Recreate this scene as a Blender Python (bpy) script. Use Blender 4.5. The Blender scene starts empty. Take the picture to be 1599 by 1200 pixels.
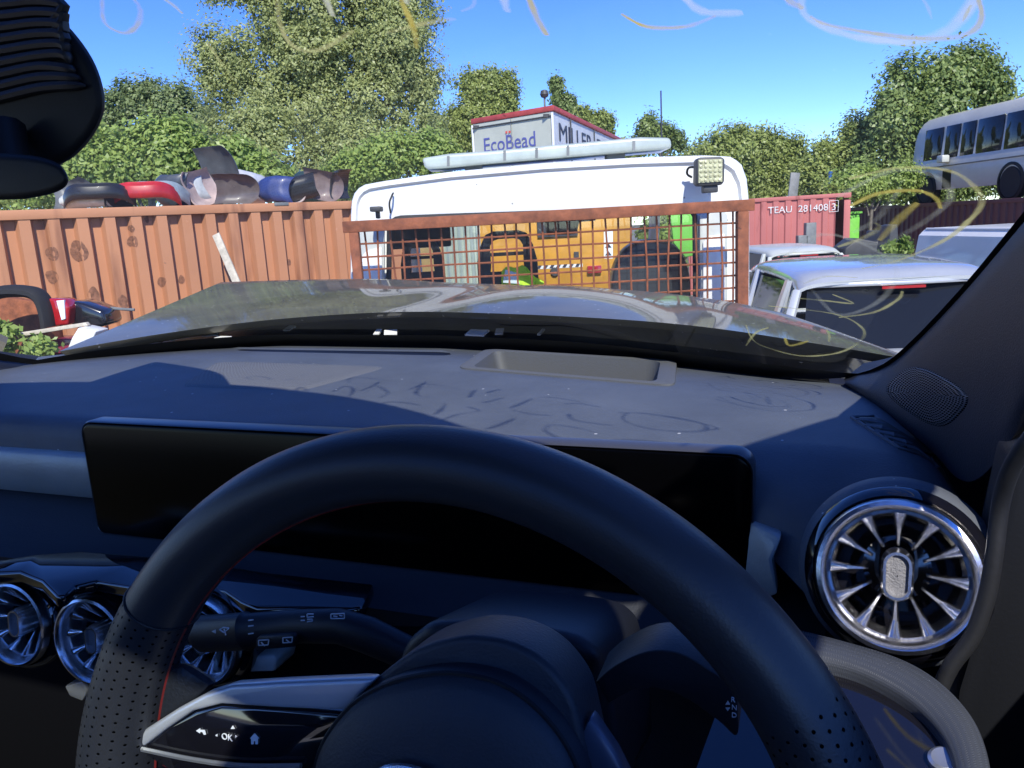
import bpy, bmesh, math, random
import numpy as np
from mathutils import Vector, Matrix
from mathutils.bvhtree import BVHTree
random.seed(7); rng = np.random.default_rng(7)
R = math.radians
SC = bpy.context.scene
COL = SC.collection

# ------------------------------------------------------------------ camera
EZ = 2.15                       # eye height above the yard
PITCH, ROLL, FPX = R(11.5), R(3.2), 1200.0
_f = Vector((0, math.cos(PITCH), -math.sin(PITCH)))
_r0 = Vector((1, 0, 0)); _u0 = Vector((0, math.sin(PITCH), math.cos(PITCH)))
_r = _r0*math.cos(ROLL) - _u0*math.sin(ROLL)
_u = _r0*math.sin(ROLL) + _u0*math.cos(ROLL)
cam = bpy.data.cameras.new('camera'); cam.sensor_width = 36; cam.lens = 36*FPX/1599
cam.clip_start = 0.02; cam.clip_end = 900
camo = bpy.data.objects.new('camera', cam); COL.objects.link(camo)
m = Matrix((_r, _u, -_f)).transposed().to_4x4(); m.translation = (0, 0, EZ)
camo.matrix_world = m
SC.camera = camo

# ------------------------------------------------------------------ sky, sun, exposure
SUN = Vector((.110, -.729, .677)).normalized()
world = bpy.data.worlds.new('World'); SC.world = world; world.use_nodes = True
nt = world.node_tree
bg = nt.nodes['Background']
sky = nt.nodes.new('ShaderNodeTexSky'); sky.sky_type = 'NISHITA'; sky.sun_disc = False
sky.sun_elevation = math.asin(SUN.z); sky.sun_rotation = math.atan2(SUN.x, SUN.y)
sky.air_density = 1.0; sky.dust_density = 0.0; sky.ozone_density = 4.0; sky.altitude = 3000
hs = nt.nodes.new('ShaderNodeHueSaturation'); hs.inputs['Hue'].default_value = .52; hs.inputs['Saturation'].default_value = 1.24; hs.inputs['Value'].default_value = 1.42
nt.links.new(sky.outputs[0], hs.inputs['Color']); nt.links.new(hs.outputs[0], bg.inputs[0]); bg.inputs[1].default_value = 0.15
sun = bpy.data.lights.new('sun', 'SUN'); sun.energy = 4.6; sun.angle = R(.53); sun.color = (1, .95, .86)
suno = bpy.data.objects.new('sun', sun); COL.objects.link(suno)
suno.rotation_euler = SUN.to_track_quat('Z', 'Y').to_euler(); suno.location = SUN*60
SC.view_settings.view_transform = 'Standard'; SC.view_settings.look = 'None'
SC.view_settings.exposure = 0.58; SC.view_settings.gamma = 1
SC.cycles.max_bounces = 8; SC.cycles.transparent_max_bounces = 24
SC.cycles.sample_clamp_indirect = 6

# ------------------------------------------------------------------ pixel -> place helpers (photo pixels)
def ray(px, py): return _f + _r*((px-799.5)/FPX) + _u*((600-py)/FPX)
def at(px, py, Y):                      # world point on the sight line at distance Y ahead
    d = ray(px, py); return d*(Y/d.y) + Vector((0, 0, EZ))
YAW = R(21)                             # the car points to the right of the view
RC = Matrix.Rotation(YAW, 3, 'Z'); RCI = Matrix.Rotation(-YAW, 3, 'Z')
def cray(px, py): return RC @ ray(px, py)
def CY(px, py, y): d = cray(px, py); return d*(y/d.y)        # car frame, eye at origin
def CX(px, py, x): d = cray(px, py); return d*(x/d.x)
def CZ(px, py, z): d = cray(px, py); return d*(z/d.z)
def CW(px, py, Y): d = ray(px, py); return RC @ (d*(Y/d.y))
def CPL(px, py, o, n): d = cray(px, py); return d*(o.dot(n)/d.dot(n))

# ------------------------------------------------------------------ materials
def mat(name, col, rough=.5, metal=0., spec=.5, var=0., vs=5., bump=0., bs=60., coat=0., col2=None, trans=0., coords='Object', emit=0., bdist=.01, rvar=0.):
    mt = bpy.data.materials.new(name); mt.use_nodes = True
    n = mt.node_tree.nodes; l = mt.node_tree.links
    b = n['Principled BSDF']
    b.inputs['Base Color'].default_value = (*col, 1); b.inputs['Roughness'].default_value = rough
    b.inputs['Metallic'].default_value = metal; b.inputs['Specular IOR Level'].default_value = spec
    if coat: b.inputs['Coat Weight'].default_value = coat; b.inputs['Coat Roughness'].default_value = .04
    tc = n.new('ShaderNodeTexCoord')
    if var or col2:
        no = n.new('ShaderNodeTexNoise'); no.inputs['Scale'].default_value = vs; no.inputs['Detail'].default_value = 7; no.inputs['Roughness'].default_value = .65
        l.new(tc.outputs[coords], no.inputs['Vector'])
        rp = n.new('ShaderNodeValToRGB'); rp.color_ramp.elements[0].position = .35; rp.color_ramp.elements[1].position = .68
        c2 = col2 or tuple(max(0, c*(1-var)) for c in col)
        rp.color_ramp.elements[0].color = (*c2, 1)
        rp.color_ramp.elements[1].color = (*tuple(min(1, c*(1+var*.5)) for c in col), 1)
        l.new(no.outputs['Fac'], rp.inputs[0]); l.new(rp.outputs[0], b.inputs['Base Color'])
        if rvar:
            mr = n.new('ShaderNodeMapRange'); mr.inputs[3].default_value = rough-rvar; mr.inputs[4].default_value = rough+rvar
            l.new(no.outputs['Fac'], mr.inputs[0]); l.new(mr.outputs[0], b.inputs['Roughness'])
    if bump:
        nb = n.new('ShaderNodeTexNoise'); nb.inputs['Scale'].default_value = bs; nb.inputs['Detail'].default_value = 4
        l.new(tc.outputs[coords], nb.inputs['Vector'])
        bp = n.new('ShaderNodeBump'); bp.inputs['Strength'].default_value = bump; bp.inputs['Distance'].default_value = bdist
        l.new(nb.outputs['Fac'], bp.inputs['Height']); l.new(bp.outputs[0], b.inputs['Normal'])
    if emit:
        b.inputs['Emission Color'].default_value = (*col, 1); b.inputs['Emission Strength'].default_value = emit
    return mt

def glass_mat(name, tint=(.93, .96, .95), refl=1.0, film=0.0, filmcol=(.5, .5, .45)):
    mt = bpy.data.materials.new(name); mt.use_nodes = True
    n = mt.node_tree.nodes; l = mt.node_tree.links; n.remove(n['Principled BSDF'])
    out = n['Material Output']
    t = n.new('ShaderNodeBsdfTransparent'); t.inputs[0].default_value = (*tint, 1)
    g = n.new('ShaderNodeBsdfGlossy'); g.inputs['Roughness'].default_value = .02; g.inputs['Color'].default_value = (refl, refl, refl, 1)
    lw = n.new('ShaderNodeLayerWeight'); lw.inputs[0].default_value = .5
    pw = n.new('ShaderNodeMath'); pw.operation = 'POWER'; pw.inputs[1].default_value = 5; l.new(lw.outputs['Facing'], pw.inputs[0])
    fr = n.new('ShaderNodeMath'); fr.operation = 'MULTIPLY_ADD'; fr.inputs[1].default_value = .9; fr.inputs[2].default_value = .05; l.new(pw.outputs[0], fr.inputs[0])
    mx = n.new('ShaderNodeMixShader'); l.new(fr.outputs[0], mx.inputs[0]); l.new(t.outputs[0], mx.inputs[1]); l.new(g.outputs[0], mx.inputs[2])
    last = mx
    if film:
        d = n.new('ShaderNodeBsdfDiffuse'); d.inputs[0].default_value = (*filmcol, 1)
        tc = n.new('ShaderNodeTexCoord'); no = n.new('ShaderNodeTexNoise'); no.inputs['Scale'].default_value = 6; no.inputs['Detail'].default_value = 8
        l.new(tc.outputs['Object'], no.inputs['Vector'])
        mr = n.new('ShaderNodeMapRange'); mr.inputs[1].default_value = .4; mr.inputs[2].default_value = .8; mr.inputs[3].default_value = film*.2; mr.inputs[4].default_value = film
        l.new(no.outputs['Fac'], mr.inputs[0])
        vo = n.new('ShaderNodeTexVoronoi'); vo.inputs['Scale'].default_value = 42; l.new(tc.outputs['Object'], vo.inputs['Vector'])
        lt = n.new('ShaderNodeMath'); lt.operation = 'LESS_THAN'; lt.inputs[1].default_value = .075; l.new(vo.outputs['Distance'], lt.inputs[0])
        sx = n.new('ShaderNodeSeparateXYZ'); l.new(vo.outputs['Color'], sx.inputs[0])
        kp = n.new('ShaderNodeMath'); kp.operation = 'LESS_THAN'; kp.inputs[1].default_value = .10; l.new(sx.outputs[0], kp.inputs[0])
        mu = n.new('ShaderNodeMath'); mu.operation = 'MULTIPLY'; l.new(lt.outputs[0], mu.inputs[0]); l.new(kp.outputs[0], mu.inputs[1])
        ma = n.new('ShaderNodeMath'); ma.operation = 'MULTIPLY_ADD'; ma.inputs[1].default_value = .45; l.new(mu.outputs[0], ma.inputs[0]); l.new(mr.outputs[0], ma.inputs[2])
        m2 = n.new('ShaderNodeMixShader'); l.new(ma.outputs[0], m2.inputs[0]); l.new(mx.outputs[0], m2.inputs[1]); l.new(d.outputs[0], m2.inputs[2]); last = m2
    l.new(last.outputs[0], out.inputs[0])
    return mt

def smear_mat(name, col, alpha, alpha_min=.1, vs=25):
    mt = bpy.data.materials.new(name); mt.use_nodes = True
    n = mt.node_tree.nodes; l = mt.node_tree.links; n.remove(n['Principled BSDF'])
    d = n.new('ShaderNodeBsdfDiffuse'); d.inputs[0].default_value = (*col, 1)
    tl = n.new('ShaderNodeBsdfTranslucent'); tl.inputs[0].default_value = (*col, 1)
    md = n.new('ShaderNodeMixShader'); md.inputs[0].default_value = .85; l.new(d.outputs[0], md.inputs[1]); l.new(tl.outputs[0], md.inputs[2])
    t = n.new('ShaderNodeBsdfTransparent')
    tc = n.new('ShaderNodeTexCoord'); no = n.new('ShaderNodeTexNoise'); no.inputs['Scale'].default_value = vs; no.inputs['Detail'].default_value = 6
    l.new(tc.outputs['Object'], no.inputs['Vector'])
    uv = n.new('ShaderNodeUVMap'); uv.uv_map = 'UVMap'
    sp = n.new('ShaderNodeSeparateXYZ'); l.new(uv.outputs[0], sp.inputs[0])
    # soft across the stroke: 1-|2v-1|
    a1 = n.new('ShaderNodeMath'); a1.operation = 'MULTIPLY_ADD'; a1.inputs[1].default_value = 2; a1.inputs[2].default_value = -1; l.new(sp.outputs[1], a1.inputs[0])
    a2 = n.new('ShaderNodeMath'); a2.operation = 'ABSOLUTE'; l.new(a1.outputs[0], a2.inputs[0])
    a3 = n.new('ShaderNodeMapRange'); a3.inputs[1].default_value = 1; a3.inputs[2].default_value = .35; a3.inputs[3].default_value = 0; a3.inputs[4].default_value = 1; l.new(a2.outputs[0], a3.inputs[0])
    mr = n.new('ShaderNodeMapRange'); mr.inputs[1].default_value = .35; mr.inputs[2].default_value = .65; mr.inputs[3].default_value = alpha_min; mr.inputs[4].default_value = alpha
    l.new(no.outputs['Fac'], mr.inputs[0])
    a4 = n.new('ShaderNodeMath'); a4.operation = 'MULTIPLY'; l.new(mr.outputs[0], a4.inputs[0]); l.new(a3.outputs[0], a4.inputs[1])
    mx = n.new('ShaderNodeMixShader'); l.new(a4.outputs[0], mx.inputs[0]); l.new(t.outputs[0], mx.inputs[1]); l.new(md.outputs[0], mx.inputs[2])
    l.new(mx.outputs[0], n['Material Output'].inputs[0])
    return mt

def leaf_mat(name, col, col2):
    mt = bpy.data.materials.new(name); mt.use_nodes = True
    n = mt.node_tree.nodes; l = mt.node_tree.links
    b = n['Principled BSDF']; b.inputs['Roughness'].default_value = .42; b.inputs['Specular IOR Level'].default_value = .45
    ge = n.new('ShaderNodeNewGeometry')
    tc = n.new('ShaderNodeTexCoord'); no = n.new('ShaderNodeTexNoise'); no.inputs['Scale'].default_value = .8; no.inputs['Detail'].default_value = 3
    l.new(tc.outputs['Object'], no.inputs['Vector'])
    ad = n.new('ShaderNodeMath'); ad.operation = 'ADD'; l.new(ge.outputs['Random Per Island'], ad.inputs[0]); l.new(no.outputs['Fac'], ad.inputs[1])
    mr = n.new('ShaderNodeMapRange'); mr.inputs[1].default_value = .2; mr.inputs[2].default_value = 1.5; l.new(ad.outputs[0], mr.inputs[0])
    rp = n.new('ShaderNodeValToRGB'); rp.color_ramp.elements[0].color = (*col, 1); rp.color_ramp.elements[1].color = (*col2, 1)
    l.new(mr.outputs[0], rp.inputs[0]); l.new(rp.outputs[0], b.inputs['Base Color'])
    tl = n.new('ShaderNodeBsdfTranslucent'); l.new(rp.outputs[0], tl.inputs[0])
    mx = n.new('ShaderNodeMixShader'); mx.inputs[0].default_value = .42
    l.new(b.outputs[0], mx.inputs[1]); l.new(tl.outputs[0], mx.inputs[2]); l.new(mx.outputs[0], n['Material Output'].inputs[0])
    return mt

def dots_mat(name, col, rough, nu, nv, size=.22, hole=.25, bump=.6, spec=.5, stagger=True, u0=None):
    """Base colour with a regular perforation read from the UV map."""
    mt = mat(name, col, rough, spec=spec, bump=.12, bs=900, bdist=.001)
    n = mt.node_tree.nodes; l = mt.node_tree.links; b = n['Principled BSDF']
    uv = n.new('ShaderNodeUVMap'); uv.uv_map = 'UVMap'; sp = n.new('ShaderNodeSeparateXYZ'); l.new(uv.outputs[0], sp.inputs[0])
    def math_(op, a, bb=None, cc=None):
        x = n.new('ShaderNodeMath'); x.operation = op
        for i, q in enumerate((a, bb, cc)):
            if q is None: continue
            if isinstance(q, (int, float)): x.inputs[i].default_value = q
            else: l.new(q, x.inputs[i])
        return x.outputs[0]
    u = math_('MULTIPLY', sp.outputs[0], nu); v = math_('MULTIPLY', sp.outputs[1], nv)
    if stagger: u = math_('ADD', u, math_('MULTIPLY', math_('FLOOR', v), .5))
    fu = math_('SUBTRACT', math_('FRACT', u), .5); fv = math_('SUBTRACT', math_('FRACT', v), .5)
    d = math_('SQRT', math_('ADD', math_('MULTIPLY', fu, fu), math_('MULTIPLY', fv, fv)))
    k = n.new('ShaderNodeMapRange'); k.inputs[1].default_value = size*.7; k.inputs[2].default_value = size; l.new(d, k.inputs[0])
    kk = k.outputs[0]
    if u0 is not None:      # only beyond a distance from u = .5 (perforated grips)
        g = math_('ABSOLUTE', math_('SUBTRACT', sp.outputs[0], .5))
        kk = math_('MAXIMUM', kk, math_('LESS_THAN', g, u0))
    mx = n.new('ShaderNodeMixRGB'); l.new(kk, mx.inputs[0]); mx.inputs[1].default_value = (*tuple(c*hole for c in col), 1); mx.inputs[2].default_value = (*col, 1)
    l.new(mx.outputs[0], b.inputs['Base Color'])
    ms = n.new('ShaderNodeMath'); ms.operation = 'MULTIPLY'; ms.inputs[1].default_value = spec; l.new(kk, ms.inputs[0]); l.new(ms.outputs[0], b.inputs['Specular IOR Level'])
    old = b.inputs['Normal'].links[0].from_node
    bp = n.new('ShaderNodeBump'); bp.inputs['Strength'].default_value = bump; bp.inputs['Distance'].default_value = .001
    l.new(kk, bp.inputs['Height']); l.new(old.outputs[0], bp.inputs['Normal']); l.new(bp.outputs[0], b.inputs['Normal'])
    return mt

MT = dict(
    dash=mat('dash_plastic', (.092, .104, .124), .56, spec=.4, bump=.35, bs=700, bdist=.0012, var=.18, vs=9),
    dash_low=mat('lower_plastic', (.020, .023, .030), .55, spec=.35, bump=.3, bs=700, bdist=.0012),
    trim=mat('pillar_trim', (.013, .016, .027), .55, spec=.35, bump=.3, bs=800, bdist=.0012, var=.15, vs=8),
    black=mat('black_plastic', (.008, .009, .012), .5, spec=.3, bump=.1, bs=500, bdist=.001),
    soft=mat('soft_black', (.011, .013, .019), .45, spec=.4, bump=.15, bs=700, bdist=.001),
    leather=mat('leather', (.012, .014, .019), .33, spec=.6, bump=.3, bs=500, bdist=.0015),
    airbag=mat('airbag_vinyl', (.022, .027, .038), .5, spec=.4, bump=.25, bs=800, bdist=.001),
    screen=mat('screen_glass', (.001, .001, .0012), .18, spec=.08),
    frit=mat('black_band', (.006, .006, .007), .5, spec=.3),
    piano=mat('gloss_black', (.006, .006, .009), .04, spec=.6, coat=1),
    chrome=mat('satin_chrome', (.80, .80, .82), .24, metal=1, bump=.03, bs=300),
    alu=mat('brushed_alu', (.34, .37, .38), .45, metal=.25, bump=.1, bs=300, var=.1, vs=20),
    silverp=mat('silver_plastic', (.50, .53, .58), .3, metal=.8),
    red=mat('red_stitch', (.12, .006, .006), .6),
    white_icon=mat('white_print', (.65, .68, .72), .5),
    tex_silver=None,
    bonnet=mat('bonnet_paint', (.115, .104, .072), .6, spec=.15, coat=.42, var=.35, vs=5, rvar=.06),
    rubber=mat('rubber', (.012, .012, .013), .7, bump=.2, bs=80),
    white=mat('white_paint', (.78, .79, .77), .35, spec=.5, var=.06, vs=1.5, coat=.3),
    cream=mat('pale_paint', (.50, .52, .48), .35, var=.1, vs=3, coat=.3),
    rust=mat('rusty_steel', (.27, .085, .035), .8, var=.45, vs=14, bump=.4, bs=90, bdist=.004),
    orange=None, redbox=None, brownbox=None,
    grey=mat('grey_metal', (.17, .18, .18), .5, var=.25, vs=6),
    darkgrey=mat('dark_grey', (.045, .047, .05), .55, var=.3, vs=6),
    seat=mat('dark_seat', (.035, .037, .042), .7, var=.2, vs=10, bump=.2, bs=60),
    yellow=mat('yellow_plant', (.62, .30, .03), .5, var=.28, vs=3),
    win=mat('dark_window', (.012, .014, .018), .06, spec=.35),
    glass=glass_mat('clear_glass'),
    screenglass=glass_mat('windscreen_glass', (.95, .97, .96), .8, film=.075),
    silver=mat('silver_paint', (.50, .52, .54), .25, metal=.3, coat=1, var=.1, vs=2),
    busgrey=mat('bus_paint', (.56, .54, .46), .4, var=.12, vs=1.2, coat=.3),
    vanwhite=mat('van_paint', (.80, .78, .73), .35, coat=.5, var=.05, vs=2),
    bark=mat('bark', (.16, .145, .12), .9, var=.4, vs=8, bump=.6, bs=20),
    wood=mat('pale_wood', (.55, .50, .40), .8, var=.3, vs=12),
    lampred=mat('red_lens', (.35, .01, .015), .15, coat=1),
    lens=mat('pale_lens', (.50, .50, .30), .25, var=.25, vs=30, bump=.8, bs=45, bdist=.01),
    ambertint=mat('frosted_lens', (.40, .45, .41), .3, var=.2, vs=5, coat=.5),
    hivis=mat('hivis', (.55, .85, .05), .7, var=.15, vs=20),
    hiwhite=mat('reflective_white', (.7, .78, .8), .6),
    green=mat('green_sheet', (.16, .50, .06), .6, var=.2, vs=3),
    blue=mat('blue_paint', (.02, .10, .35), .4),
    letter_blue=mat('blue_lettering', (.10, .11, .33), .5),
    letter_dark=mat('dark_lettering', (.03, .03, .05), .5),
    letter_red=mat('red_lettering', (.45, .05, .03), .5),
    letter_white=mat('white_lettering', (.72, .70, .68), .6, var=.3, vs=20),
    lorry=mat('lorry_grey', (.50, .52, .44), .5, var=.12, vs=1.2),
    lorrywhite=mat('lorry_white', (.62, .64, .66), .5, var=.08, vs=2),
    redtrim=mat('faded_red', (.42, .06, .055), .55, var=.25, vs=4),
    concrete=mat('concrete', (.32, .31, .29), .9, var=.25, vs=2, bump=.4, bs=20),
    yard=mat('yard_dirt', (.22, .20, .17), .95, var=.4, vs=.6, bump=.6, bs=8, coords='Object'),
    smear=smear_mat('yellow_smear', (.78, .60, .12), .95, .3),
    smearpale=smear_mat('pale_smear', (.82, .72, .26), .7, .12),
    smearthin=smear_mat('faint_mark', (.8, .76, .5), .28, .06),
    smearthick=smear_mat('paint_mark', (.9, .84, .5), .8, .3),
)
def box_paint(name, col, rustc, vs, lo=.60, hi=.72, stretch=.25, rough=.6, coat=0.):
    mt = mat(name, col, rough, spec=.35, bump=.15 if rough > .5 else 0, bs=30, bdist=.004, coat=coat)
    n = mt.node_tree.nodes; l = mt.node_tree.links; b = n['Principled BSDF']
    tc = n.new('ShaderNodeTexCoord')
    a = n.new('ShaderNodeTexNoise'); a.inputs['Scale'].default_value = .9; a.inputs['Detail'].default_value = 5; l.new(tc.outputs['Object'], a.inputs['Vector'])
    mp = n.new('ShaderNodeMapping'); mp.inputs['Scale'].default_value = (1, 1, stretch); l.new(tc.outputs['Object'], mp.inputs[0])
    c = n.new('ShaderNodeTexNoise'); c.inputs['Scale'].default_value = vs; c.inputs['Detail'].default_value = 4; c.inputs['Roughness'].default_value = .6; l.new(mp.outputs[0], c.inputs['Vector'])
    r1 = n.new('ShaderNodeValToRGB'); r1.color_ramp.elements[0].color = (*tuple(q*.8 for q in col), 1); r1.color_ramp.elements[1].color = (*tuple(min(1, q*1.18) for q in col), 1)
    l.new(a.outputs['Fac'], r1.inputs[0])
    r2 = n.new('ShaderNodeValToRGB'); r2.color_ramp.elements[0].position = lo; r2.color_ramp.elements[1].position = hi; l.new(c.outputs['Fac'], r2.inputs[0])
    mx = n.new('ShaderNodeMixRGB'); l.new(r2.outputs[0], mx.inputs[0]); l.new(r1.outputs[0], mx.inputs[1]); mx.inputs[2].default_value = (*rustc, 1)
    l.new(mx.outputs[0], b.inputs['Base Color'])
    return mt
MT['orange'] = box_paint('orange_container_paint', (.47, .215, .108), (.19, .075, .04), 2.6, .56, .72, .15)
MT['redbox'] = box_paint('red_container_paint', (.46, .15, .135), (.15, .04, .03), 2.2)
MT['brownbox'] = box_paint('brown_container_paint', (.13, .055, .05), (.07, .03, .02), 3)
MT['white'] = box_paint('white_paint', (.76, .765, .74), (.42, .37, .30), 5.5, .66, .86, .18, .38, .3)
def specks(mt, scale, size, col, keep, amount=.8):
    n = mt.node_tree.nodes; l = mt.node_tree.links; b = n['Principled BSDF']; tc = n.new('ShaderNodeTexCoord')
    v = n.new('ShaderNodeTexVoronoi'); v.inputs['Scale'].default_value = scale; l.new(tc.outputs['Object'], v.inputs['Vector'])
    a = n.new('ShaderNodeMath'); a.operation = 'LESS_THAN'; a.inputs[1].default_value = size; l.new(v.outputs['Distance'], a.inputs[0])
    sx = n.new('ShaderNodeSeparateXYZ'); l.new(v.outputs['Color'], sx.inputs[0])
    c = n.new('ShaderNodeMath'); c.operation = 'LESS_THAN'; c.inputs[1].default_value = keep; l.new(sx.outputs[0], c.inputs[0])
    d = n.new('ShaderNodeMath'); d.operation = 'MULTIPLY'; l.new(a.outputs[0], d.inputs[0]); l.new(c.outputs[0], d.inputs[1])
    e = n.new('ShaderNodeMath'); e.operation = 'MULTIPLY'; e.inputs[1].default_value = amount; l.new(d.outputs[0], e.inputs[0])
    mx = n.new('ShaderNodeMixRGB'); l.new(e.outputs[0], mx.inputs[0]); mx.inputs[2].default_value = (*col, 1)
    bc = b.inputs['Base Color']
    if bc.links: l.new(bc.links[0].from_socket, mx.inputs[1])
    else: mx.inputs[1].default_value = bc.default_value
    l.new(mx.outputs[0], bc)
specks(MT['dash'], 75, .11, (.5, .5, .5), .12)
specks(MT['bonnet'], 60, .12, (.35, .34, .30), .35)
specks(MT['white'], 22, .10, (.12, .10, .08), .10)
MT['tex_silver'] = dots_mat('embossed_trim', (.042, .048, .062), .42, 150, 16, size=.3, hole=1.35, bump=.4)
MT['grille'] = dots_mat('speaker_perforation', (.17, .175, .18), .6, 110, 70, size=.36, hole=.3, bump=.5)
MT['tweeter'] = dots_mat('tweeter_perforation', (.075, .08, .095), .45, 30, 22, size=.46, hole=.03, bump=1., stagger=False)
MT['perf'] = dots_mat('perforated_leather', (.018, .020, .026), .40, 225, 22, size=.16, hole=.06, bump=.3, u0=.157)

# ------------------------------------------------------------------ mesh builder
class MB:
    def __init__(s): s.v = []; s.f = []; s.uv = {}
    def add(s, pts, faces, uvs=None):
        o = len(s.v); s.v += [Vector(p) for p in pts]
        for fc in faces:
            if uvs: s.uv[len(s.f)] = [uvs[i] for i in fc]
            s.f.append([o+i for i in fc])
        return s
    def grid(s, rows, cu=False, cv=False, uv=False):
        nr, nc = len(rows), len(rows[0]); pts = [p for r_ in rows for p in r_]
        fs = []
        o = len(s.v); s.v += [Vector(p) for p in pts]
        for i in range(nr if cv else nr-1):
            for j in range(nc if cu else nc-1):
                a, b, c, d = (i, j), (i, j+1), (i+1, j+1), (i+1, j)
                if uv: s.uv[len(s.f)] = [(q[1]/(nc if cu else nc-1), q[0]/(nr if cv else nr-1)) for q in (a, b, c, d)]
                s.f.append([o+(q[0] % nr)*nc+(q[1] % nc) for q in (a, b, c, d)])
        return s
    def tube(s, pts, rad, n=10, caps=True, flat=1., up=None):
        pts = [Vector(p) for p in pts]; k = len(pts)
        rads = rad if isinstance(rad, (list, tuple)) else [rad]*k
        rows = []; ref = Vector(up) if up else None
        for i, p in enumerate(pts):
            t = (pts[min(i+1, k-1)]-pts[max(i-1, 0)]).normalized()
            if ref is None: ref = Vector((0, 0, 1)) if abs(t.z) < .9 else Vector((1, 0, 0))
            a = (ref - t*ref.dot(t)).normalized(); b = t.cross(a); ref = a
            rows.append([p + a*(math.cos(q)*rads[i]) + b*(math.sin(q)*rads[i]*flat) for q in [2*math.pi*j/n for j in range(n)]])
        o = len(s.v); s.grid(rows, cu=True)
        if caps: s.f.append([o+j for j in range(n)][::-1]); s.f.append([o+(k-1)*n+j for j in range(n)])
        return s
    def box(s, c, size, rot=None):
        c = Vector(c); h = Vector(size)/2
        ps = [Vector((sx*h.x, sy*h.y, sz*h.z)) for sx in (-1, 1) for sy in (-1, 1) for sz in (-1, 1)]
        if rot: ps = [rot @ p for p in ps]
        s.add([p+c for p in ps], [(0, 1, 3, 2), (4, 6, 7, 5), (0, 4, 5, 1), (2, 3, 7, 6), (0, 2, 6, 4), (1, 5, 7, 3)]); return s
    def prism(s, poly, vec):
        n = len(poly); vec = Vector(vec); poly = [Vector(p) for p in poly]
        s.add(poly+[p+vec for p in poly], [list(range(n))[::-1], list(range(n, 2*n))]+[(i, (i+1) % n, n+(i+1) % n, n+i) for i in range(n)]); return s
    def lathe(s, prof, o, ax, up, n=48):
        ax = Vector(ax).normalized(); a = (Vector(up)-ax*Vector(up).dot(ax)).normalized(); b = ax.cross(a); o = Vector(o)
        rows = [[o + ax*h + (a*math.cos(t)+b*math.sin(t))*r_ for t in [2*math.pi*j/n for j in range(n)]] for r_, h in prof]
        s.grid(rows, cu=True); return s
    def build(s, name, mt, parent=None, loc=None, angle=40, bevel=0, seg=2, recalc=True, flatshade=False):
        me = bpy.data.meshes.new(name); me.from_pydata([tuple(p) for p in s.v], [], s.f)
        if s.uv:
            ul = me.uv_layers.new(name='UVMap')
            for p in me.polygons:
                if p.index in s.uv:
                    for li, q in zip(p.loop_indices, s.uv[p.index]): ul.data[li].uv = q
        bm = bmesh.new(); bm.from_mesh(me)
        if recalc: bmesh.ops.recalc_face_normals(bm, faces=bm.faces)
        if bevel:
            es = [e for e in bm.edges if len(e.link_faces) == 2 and e.calc_face_angle(0) > R(30)]
            bmesh.ops.bevel(bm, geom=es, offset=bevel, segments=seg, profile=.5, affect='EDGES', clamp_overlap=True)
        bm.to_mesh(me); bm.free()
        if not flatshade:
            for p in me.polygons: p.use_smooth = True
            me.set_sharp_from_angle(angle=R(angle))
        me.materials.append(mt)
        o = bpy.data.objects.new(name, me); COL.objects.link(o)
        if parent: o.parent = parent
        if loc is not None: o.location = loc
        return o
def tag(o, label=None, cat=None, group=None, kind=None):
    for k, v in (('label', label), ('category', cat), ('group', group), ('kind', kind)):
        if v: o[k] = v
    return o
def empty(name, loc, label, cat, group=None, rz=0, rx=0, ry=0):
    o = bpy.data.objects.new(name, None); COL.objects.link(o); o.location = loc; o.rotation_euler = (rx, ry, rz); o.empty_display_size = .2
    return tag(o, label, cat, group)
def text(body, size, mt, parent, loc, rot, name='lettering', ext=.004, align='LEFT', sx=1):
    cu = bpy.data.curves.new(name, 'FONT'); cu.body = body; cu.size = size; cu.extrude = ext; cu.align_x = align; cu.resolution_u = 3
    tmp = bpy.data.objects.new(name, cu); COL.objects.link(tmp)
    dg = bpy.context.evaluated_depsgraph_get(); me = bpy.data.meshes.new_from_object(tmp.evaluated_get(dg))
    COL.objects.unlink(tmp); bpy.data.objects.remove(tmp); me.name = name
    me.materials.clear(); me.materials.append(mt)
    o = bpy.data.objects.new(name, me); COL.objects.link(o); o.parent = parent; o.location = loc; o.rotation_euler = rot; o.scale.x = sx
    return o
def interp(xs, ys, x): return float(np.interp(x, xs, ys))
def smooth(pts, k=4):               # Catmull-Rom through points
    P = [Vector(p) for p in pts]; out = []
    for i in range(len(P)-1):
        p0, p1, p2, p3 = P[max(i-1, 0)], P[i], P[i+1], P[min(i+2, len(P)-1)]
        for j in range(k):
            t = j/k; out.append(.5*((2*p1)+(p2-p0)*t+(2*p0-5*p1+4*p2-p3)*t*t+(3*p1-p0-3*p2+p3)*t**3))
    return out+[P[-1]]

# ================================================================== SETTING: ground
g = MB(); N = 40
rows = []
for i in range(N+1):
    rows.append([(-400+800*j/N, -400+800*i/N, 0) for j in range(N+1)])
go = g.grid(rows).build('ground', MT['yard']); tag(go, 'dusty dirt yard surface of the scrapyard', 'ground', kind='structure')
pl = MB().box((-.9, -.9, .489), (4.6, 6.2, .978)).build('platform', MT['concrete'], bevel=.03)
tag(pl, 'raised concrete loading platform under the car', 'platform', kind='structure')

# ================================================================== THE CAR (cabin around the camera)
CB = .98                                 # height of the platform
car = empty('car', (0, 0, CB), 'dark blue-black right-hand-drive car, its cabin, dashboard and dusty bonnet in front of the viewer', 'car', rz=-YAW)
H = Vector((0, 0, EZ-CB))
def part(mb, name, mt, par=None, **k):
    if par is None: return mb.build(name, mt, car, loc=H, **k)
    return mb.build(name, mt, par, **k)

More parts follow.
